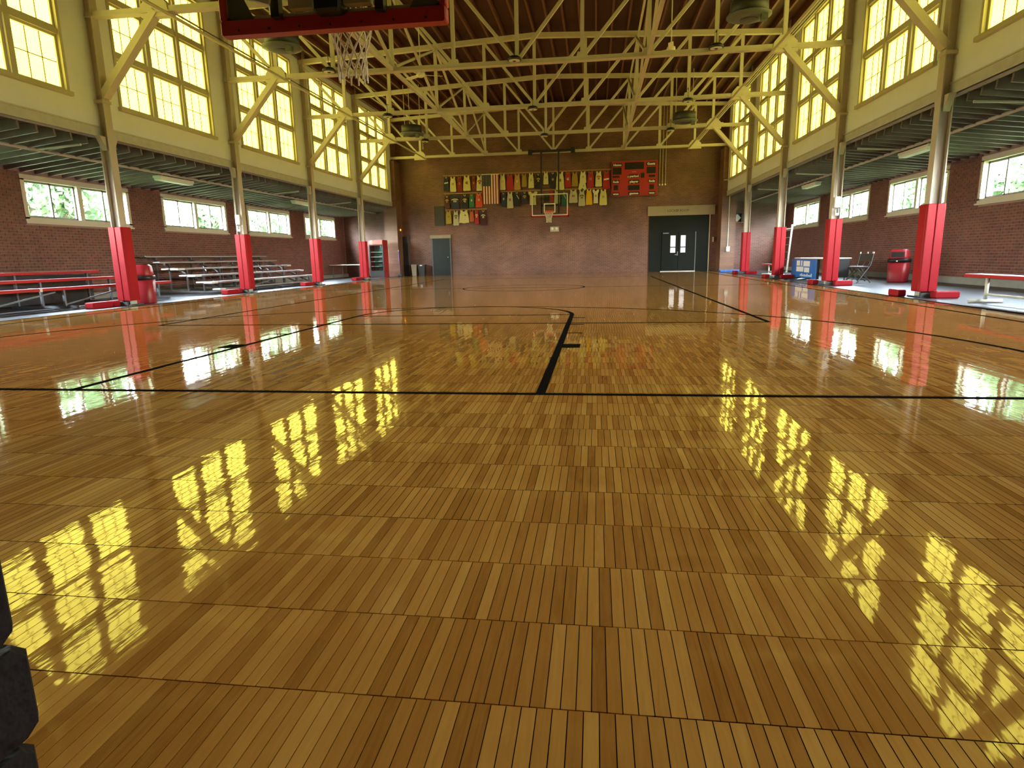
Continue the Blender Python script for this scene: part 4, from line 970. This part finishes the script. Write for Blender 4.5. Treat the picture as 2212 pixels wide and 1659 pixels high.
# ---- red dome-top litter bins
def litter_bin(x, y, rz, lab, rim_open):
    t = link('litter_bin', None, None, (x, y, 0), (0, 0, rz)); BASE[t.name] = (0, 0, 0); t.empty_display_size = 0.1
    tag(t, lab, 'bin', 'red litter bins')
    def P(name, mb, mat, sm=False, label=None):
        o = link(name, mb.mesh(name, mat, (0, 0, 0), sm), t); return tag(o, label)
    def rr(s, z, w=0.27):
        pts = []
        for k in range(24):
            a = 2*math.pi*k/24; c_, s_ = math.cos(a), math.sin(a); q = (abs(c_)**4+abs(s_)**4)**-0.25
            pts.append((w*s*c_*q*0.96, w*s*s_*q*0.96, z))
        return pts
    body = MB().loft([rr(0.90, 0.0), rr(0.93, 0.03), rr(1.0, 0.60)])
    P('body', body, material('bin_red', (0.33, 0.018, 0.028), 0.4, var=0.08), True)
    P('liner', MB().loft([rr(1.05, 0.55), rr(1.07, 0.63), rr(0.98, 0.645)]), BLACK, True, 'black bag folded over the rim')
    hood = MB().loft([rr(0.98, 0.63), rr(0.94, 0.70), rr(0.86, 0.86), rr(0.70, 0.90)])
    P('hood', hood, MAT['bin_red'], True)
    P('opening', MB().box(-0.16, 0.16, -0.262, -0.225, 0.68, 0.83), BLACK)
    P('flap_frame', border(-0.175, 0.175, 0.665, 0.845, 0.018, -0.268, -0.235), MAT['bin_red'])
    P('side_knob', MB().lathe((0.0, -0.285, 0.585), [(0.02, 0.02), (0.02, 0.0), (0.01, -0.01)], 10, 'y'), WHITE)
    return t
litter_bin(-8.47, 13.66, -1.2, 'red litter bin with black bag rim behind the first left column', 1)
litter_bin(10.52, 19.05, -0.62, 'dark red litter bin with square opening against the right aisle wall', 1)
# ---- drinks cooler, table, sign and stick at the far end
t = thing('drinks_cooler', (-8.83, 31.4, 0), 'red and black glass-door drinks cooler at the far end of the left aisle', 'cooler')
CRED = material('cooler_red', (0.40, 0.020, 0.022), 0.35)
part('cabinet', MB().box(-9.20, -9.17, 31.02, 31.75, 0, 1.86).box(-8.49, -8.46, 31.02, 31.75, 0, 1.86).box(-9.17, -8.49, 31.72, 31.75, 0, 1.86).box(-9.17, -8.49, 31.02, 31.72, 0, 0.32).box(-9.17, -8.49, 31.02, 31.72, 1.62, 1.86), CRED, t)
part('interior', MB().box(-9.165, -8.495, 31.66, 31.715, 0.32, 1.62), material('cooler_interior', (0.45, 0.58, 0.56), 0.5), t)
for z in (0.55, 0.79, 1.02, 1.26): part('shelf', MB().box(-9.15, -8.51, 31.08, 31.66, z, z+0.02), WHITE, t)
d = part('door_frame', border(-9.20, -8.46, 0.30, 1.64, 0.05, 31.0, 31.03), BLACK, t)
part('glass', MB().box(-9.15, -8.51, 31.01, 31.02, 0.35, 1.59), glass_material('cooler_glass', (0.80, 0.92, 0.90), 0.07), d)
part('grille', MB().box(-9.20, -8.46, 31.0, 31.03, 0.02, 0.30), BLACK, t)
part('header_sign', MB().bbox(-9.20, -8.46, 30.96, 31.03, 1.64, 1.84, 0.02), material('cooler_header', (0.62, 0.10, 0.07), 0.3), t, label='lit red header panel')
part('round_emblem', MB().lathe((-9.03, 30.95, 1.75), [(0.11, 0.02), (0.11, 0.0), (0.05, -0.01)], 20, 'y'), material('pale_red_disc', (0.70, 0.35, 0.30), 0.4), t)
part('interior_lamp', MB().lathe((-8.60, 31.05, 1.55), [(0.045, 0.02), (0.045, 0.0), (0.02, -0.01)], 14, 'y'), WHITE, t)
t = thing('folding_table', (-10.5, 31.5, 0), 'grey folding table against the far end of the left aisle', 'table')
part('table_top', MB().bbox(-11.35, -9.55, 31.0, 31.75, 0.64, 0.68, 0.01), WHITE, t)
for x in (-11.2, -10.9, -10.0, -9.75):
    part('leg', MB().tube([(x, 31.1 if x in (-11.2, -9.75) else 31.6, 0), (x, 31.1 if x in (-11.2, -9.75) else 31.6, 0.64)], 0.018), ALU, t)
solo('octagon_sign', MB().lathe((-8.98, 33.68, 1.26), [(0.27, 0.015), (0.27, -0.02), (0.02, -0.021)], 8, 'y'), WHITE, (-8.98, 33.68, 1.0), 'white octagonal board on the brick end wall beside the drinks cooler', 'sign')
t = thing('broom', (-8.4, 32.6, 0), 'thin violet broom handle with white tip leaning by the left pilaster', 'broom')
part('handle', MB().tube([(-8.14, 32.55, 0.08), (-8.20, 32.70, 1.32)], 0.014), PURPLE, t)
part('tip', MB().tube([(-8.20, 32.70, 1.31), (-8.202, 32.705, 1.37)], 0.018), WHITE, t)
part('head', MB().bbox(-8.24, -8.02, 32.50, 32.60, 0.0, 0.10, 0.01), DARKGREY, t)
solo('end_wall_conduit', MB().tube([(-9.0, 33.66, 3.3), (-9.0, 33.66, 1.85)], 0.022), WHITE, (-9.0, 33.66, 1.85), 'white conduit running down the brick end wall above the cooler', 'conduit')
for x, y, m, lab, w in ((-7.54, 33.28, TAN, 'tan waste basket in the far left corner', 0.15), (-7.10, 33.22, BLACK, 'black waste basket beside the tan one in the far left corner', 0.19)):
    t = thing('waste_basket', (x, y, 0), lab, 'bin', 'waste baskets in the far corner')
    o_ = [(-1, -1), (1, -1), (1, 1), (-1, 1)]
    part('tub', MB().loft([[(x+a*w*0.75, y+b*w*0.75, 0) for a, b in o_], [(x+a*w, y+b*w, 0.58) for a, b in o_]]), m, t)
    part('rim', MB().box(x-w*1.06, x+w*1.06, y-w*1.06, y+w*1.06, 0.56, 0.60), m, t)
    if m is BLACK: part('bag_edge', MB().box(x-0.08, x+0.05, y-w*1.09, y-w*1.05, 0.52, 0.57), WHITE, t)

# ================================================================ RIGHT AISLE
def bench(x, y0, y1, zt, lab, legs, w=0.15, th=0.05):
    t = thing('team_bench', (x, (y0+y1)/2, 0), lab, 'bench', 'red benches of the right aisle')
    part('seat', MB().bbox(x-w, x+w, y0, y1, zt-th, zt, 0.014), REDPAINT, t)
    part('seat_top', MB().box(x-w+0.015, x+w-0.015, y0+0.015, y1-0.015, zt-0.002, zt+0.002), material('pale_seat_top', (0.60, 0.50, 0.54), 0.35), t)  # thin pale layer over the top of the red seat
    for y in legs:
        l = part('leg', MB().tube([(x, y, 0.06), (x, y, zt-th)], 0.03, 12), WHITEPIPE, t, True)
        part('foot', MB().tube([(x-0.26, y, 0.032), (x+0.26, y, 0.032)], 0.032, 12), WHITEPIPE, l, True)
    part('stretcher', MB().tube([(x, legs[0], 0.14), (x, legs[-1], 0.14)], 0.02, 10), WHITEPIPE, t, True)
bench(8.60, 8.6, 11.95, 0.47, 'red bench with white pipe legs at the right edge of the photo', (9.35, 11.5))
bench(9.0, 25.1, 27.2, 0.43, 'small red bench with white legs behind the third right column', (25.4, 26.6), 0.14, 0.05)
t = thing('scorer_table', (9.28, 21.6, 0), 'white-topped scorer table behind a blue banner between the right columns', 'table')
part('table_top', MB().bbox(8.90, 9.70, 20.2, 23.05, 0.655, 0.685, 0.008), WHITE, t)
for y in (20.4, 22.85):
    for x in (9.0, 9.6): part('leg', MB().tube([(x, y, 0), (x, y, 0.655)], 0.016), DARKGREY, t)
part('skirt', MB().box(8.95, 9.65, 20.22, 20.24, 0.1, 0.65), BLACK, t)
b = thing('banner_stand', (8.85, 21.8, 0), 'blue banner panel with white print standing in front of the scorer table', 'banner')
part('panel', MB().bbox(8.83, 8.87, 20.58, 23.05, 0.04, 0.64, 0.01), BLUE, b)
xf = 8.826
def lab_quad(ya, yb, za, zb, sk=0.0):
    return MB().quad((xf, ya, za), (xf, yb, za+sk), (xf, yb, zb+sk), (xf, ya, zb))
for ya, yb, za, zb in ((22.15, 22.5, 0.435, 0.60), (21.92, 22.05, 0.43, 0.60), (21.17, 21.80, 0.42, 0.59), (21.78, 22.5, 0.245, 0.405), (21.20, 21.70, 0.235, 0.385)):
    part('print_block', lab_quad(ya, yb, za, zb), LABELW, b)
for i in range(9):
    y = 20.92+i*0.135; hh = (0.10, 0.06, 0.06, 0.09, 0.06, 0.07, 0.06, 0.09, 0.06)[i]
    part('script_stroke', lab_quad(y, y+0.09, 0.10, 0.10+hh), LABELW, b)
for y in (21.0, 22.0):
    part('stand_foot', MB().tube([(8.83, y, 0.06), (8.45, y-0.15, 0.03), (8.25, y-0.18, 0.0)], 0.018), BLACK, b)
part('end_edge', MB().box(8.84, 8.90, 20.5, 20.56, 0.05, 0.64), BLACK, b)
# ---- folding chairs
def chair(x, y, rz, m, lab):
    t = link('folding_chair', None, None, (x, y, 0), (0, 0, rz)); t.empty_display_size = 0.1
    tag(t, lab, 'chair', 'folding chairs by the scorer table')
    def P(name, mb, mat, label=None): return tag(link(name, mb.mesh(name, mat), t), label)
    P('seat', MB().bbox(-0.2, 0.2, -0.2, 0.2, 0.41, 0.45, 0.012), m)
    P('backrest', MB().loft([[(-0.2, 0.245, 0.60), (0.2, 0.245, 0.60), (0.2, 0.27, 0.60), (-0.2, 0.27, 0.60)], [(-0.2, 0.275, 0.80), (0.2, 0.275, 0.80), (0.2, 0.30, 0.80), (-0.2, 0.30, 0.80)]]), m)
    for s in (-1, 1):
        P('front_leg', MB().tube([(s*0.215, -0.26, 0.0), (s*0.215, 0.21, 0.50), (s*0.215, 0.29, 0.83)], 0.013), DARKGREY)
        P('rear_leg', MB().tube([(s*0.19, 0.27, 0.0), (s*0.19, -0.12, 0.42)], 0.013), DARKGREY)
        P('end_cap', MB().tube([(s*0.215, 0.28, 0.80), (s*0.215, 0.293, 0.845)], 0.017), WHITE, 'white top corner')  # white sleeve on each top corner of the frame
    P('cross_bar', MB().tube([(-0.215, -0.16, 0.11), (0.215, -0.16, 0.11)], 0.01).tube([(-0.19, 0.20, 0.08), (0.19, 0.20, 0.08)], 0.01), DARKGREY)
chair(9.42, 18.95, 2.05+math.pi, BROWNCH, 'brown folding chair in front, right of the second right column pad')
chair(9.72, 19.72, 1.5+math.pi, BLACK, 'black folding chair behind the brown one near the scorer table')
# ---- ladder, shelf with speaker, mop, sign
t = thing('step_ladder', (10.6, 30.0, 0), 'tall white ladder leaning near the far end of the right aisle', 'ladder')
part('rail', MB().bar((10.42, 29.2, 0.0), (10.75, 29.95, 2.06), 0.07, 0.035), WHITE, t)
part('rail', MB().bar((10.10, 29.35, 0.0), (10.43, 30.10, 1.92), 0.05, 0.03), DARKGREY, t)
for i in range(6):
    f = 0.12+i*0.155
    part('rung', MB().bar((10.42+0.33*f, 29.2+0.75*f, 2.06*f), (10.10+0.33*f, 29.35+0.75*f, 1.98*f), 0.05, 0.02), ALU, t)
part('top_cap', MB().bar((10.74, 29.93, 1.90), (10.40, 30.08, 1.86), 0.06, 0.04), WHITE, t)
t = thing('wall_shelf', (9.17, 33.6, 2.36), 'pine shelf on the end wall of the right aisle', 'shelf')
part('board', MB().bbox(8.92, 9.56, 33.42, YW+0.003, 2.35, 2.39, 0.006), RAILW, t)
for x in (9.0, 9.48): part('bracket', MB().prism([(0, 0), (0.2, 0), (0.0, -0.2)], lambda u, v, q: (x+q, YW-u, 2.35+v), -0.01, 0.01), DARKGREY, t)
solo('speaker', MB().bbox(9.30, 9.52, 33.46, 33.66, 2.39, 2.80, 0.015), BLACK, (9.41, 33.55, 2.39), 'black speaker standing on the pine shelf', 'speaker')
solo('small_box', MB().bbox(9.0, 9.24, 33.5, 33.66, 2.66, 2.83, 0.012), BLACK, (9.1, 33.6, 2.66), 'small black box above the white diamond sign', 'box')
solo('diamond_sign', MB().lathe((9.10, 33.44, 2.585), [(0.19, 0.015), (0.19, -0.01), (0.02, -0.011)], 4, 'y'), WHITE, (9.10, 33.44, 2.4), 'white diamond-shaped sign in front of the pine shelf', 'sign')
t = thing('dust_mop', (8.6, 31.7, 0), 'long blue dust mop head on the floor by the fourth right column', 'mop')
part('mop_head', MB().bbox(8.05, 9.15, 31.62, 31.80, 0.0, 0.09, 0.025), BLUE, t)
part('binding', MB().box(8.30, 8.34, 31.615, 31.805, 0.0, 0.094), PURPLE, t)
solo('wall_switch', MB().bbox(7.98, 8.06, 33.60, YW+0.003, 1.45, 1.70, 0.008), material('tan_switch', (0.50, 0.42, 0.28), 0.5), (8.0, 33.65, 1.45), 'tan switch plate beside the dark double door', 'switch')

# ================================================================ OUTSIDE
struct('lawn', MB().box(-60, -XO-0.35, -30, 70, -0.6, -0.3).box(XO+0.35, 60, -30, 70, -0.6, -0.3), GRASS)
def tree(x, y, h, r, seed, lab):
    g = random.Random(seed); t = thing('tree', (x, y, -0.4), lab, 'tree', 'trees outside the aisle windows')
    tk = MB().tube([(x, y, -0.4), (x+0.1, y, h*0.25), (x-0.05, y+0.1, h*0.6)], [0.22, 0.17, 0.08], 8)
    for i in range(6):
        a = g.uniform(0, 6.28); z = h*g.uniform(0.2, 0.5)
        tk.tube([(x, y, z), (x+math.cos(a)*r*0.6, y+math.sin(a)*r*0.6, z+r*0.45)], [0.07, 0.025], 6)
    part('trunk', tk, BARK, t)
    mb = MB(); cl = []
    for i in range(46):
        u = Vector((g.gauss(0, 1), g.gauss(0, 1), g.gauss(0, 0.8))); u.normalize(); u *= r*g.uniform(0.25, 0.85)
        cl.append(Vector((x, y, h*0.55))+Vector((u.x, u.y, u.z*0.95)))
    for c_ in cl:
        for k in range(75):
            p = c_+Vector((g.gauss(0, 1), g.gauss(0, 1), g.gauss(0, 1)))*r*0.17
            a = Vector((g.gauss(0, 1), g.gauss(0, 1), g.gauss(0, 1))).normalized()*g.uniform(0.10, 0.19)
            b = a.cross(Vector((g.gauss(0, 1), g.gauss(0, 1), g.gauss(0, 1)))).normalized()*0.09
            mb.quad(p-a, p+b, p+a, p-b)
    part('crown', mb, LEAF, t, kind='stuff')
TR = [(-17.2, 20.4, 6.2, 2.5, 'broad green tree outside the first left aisle window'), (-18.5, 25.3, 5.4, 1.9, 'smaller green tree behind the first left aisle window'), (-17.5, 31.0, 5.6, 2.1, 'green tree outside the second left aisle window'), (-18.5, 37.6, 6.2, 2.3, 'green tree outside the third left aisle window'), (-19.5, 47.5, 6.0, 2.2, 'distant green tree beyond the farthest left window'),
      (17.0, 22.6, 6.2, 2.4, 'broad green tree outside the nearest right aisle window'), (17.5, 27.2, 6.0, 2.2, 'leafy green tree behind the nearest right aisle window'), (17.5, 32.6, 6.2, 2.4, 'green tree outside the second right aisle window'), (18.0, 38.0, 5.6, 2.0, 'small green tree beyond the second right aisle window'), (17.8, 43.5, 6.2, 1.9, 'thin green tree outside the third right window'), (19.5, 57.0, 7.0, 2.2, 'distant green tree beyond the farthest right window')]
for i, (x, y, h, r, lab) in enumerate(TR): tree(x, y, h, r, 100+i, lab)
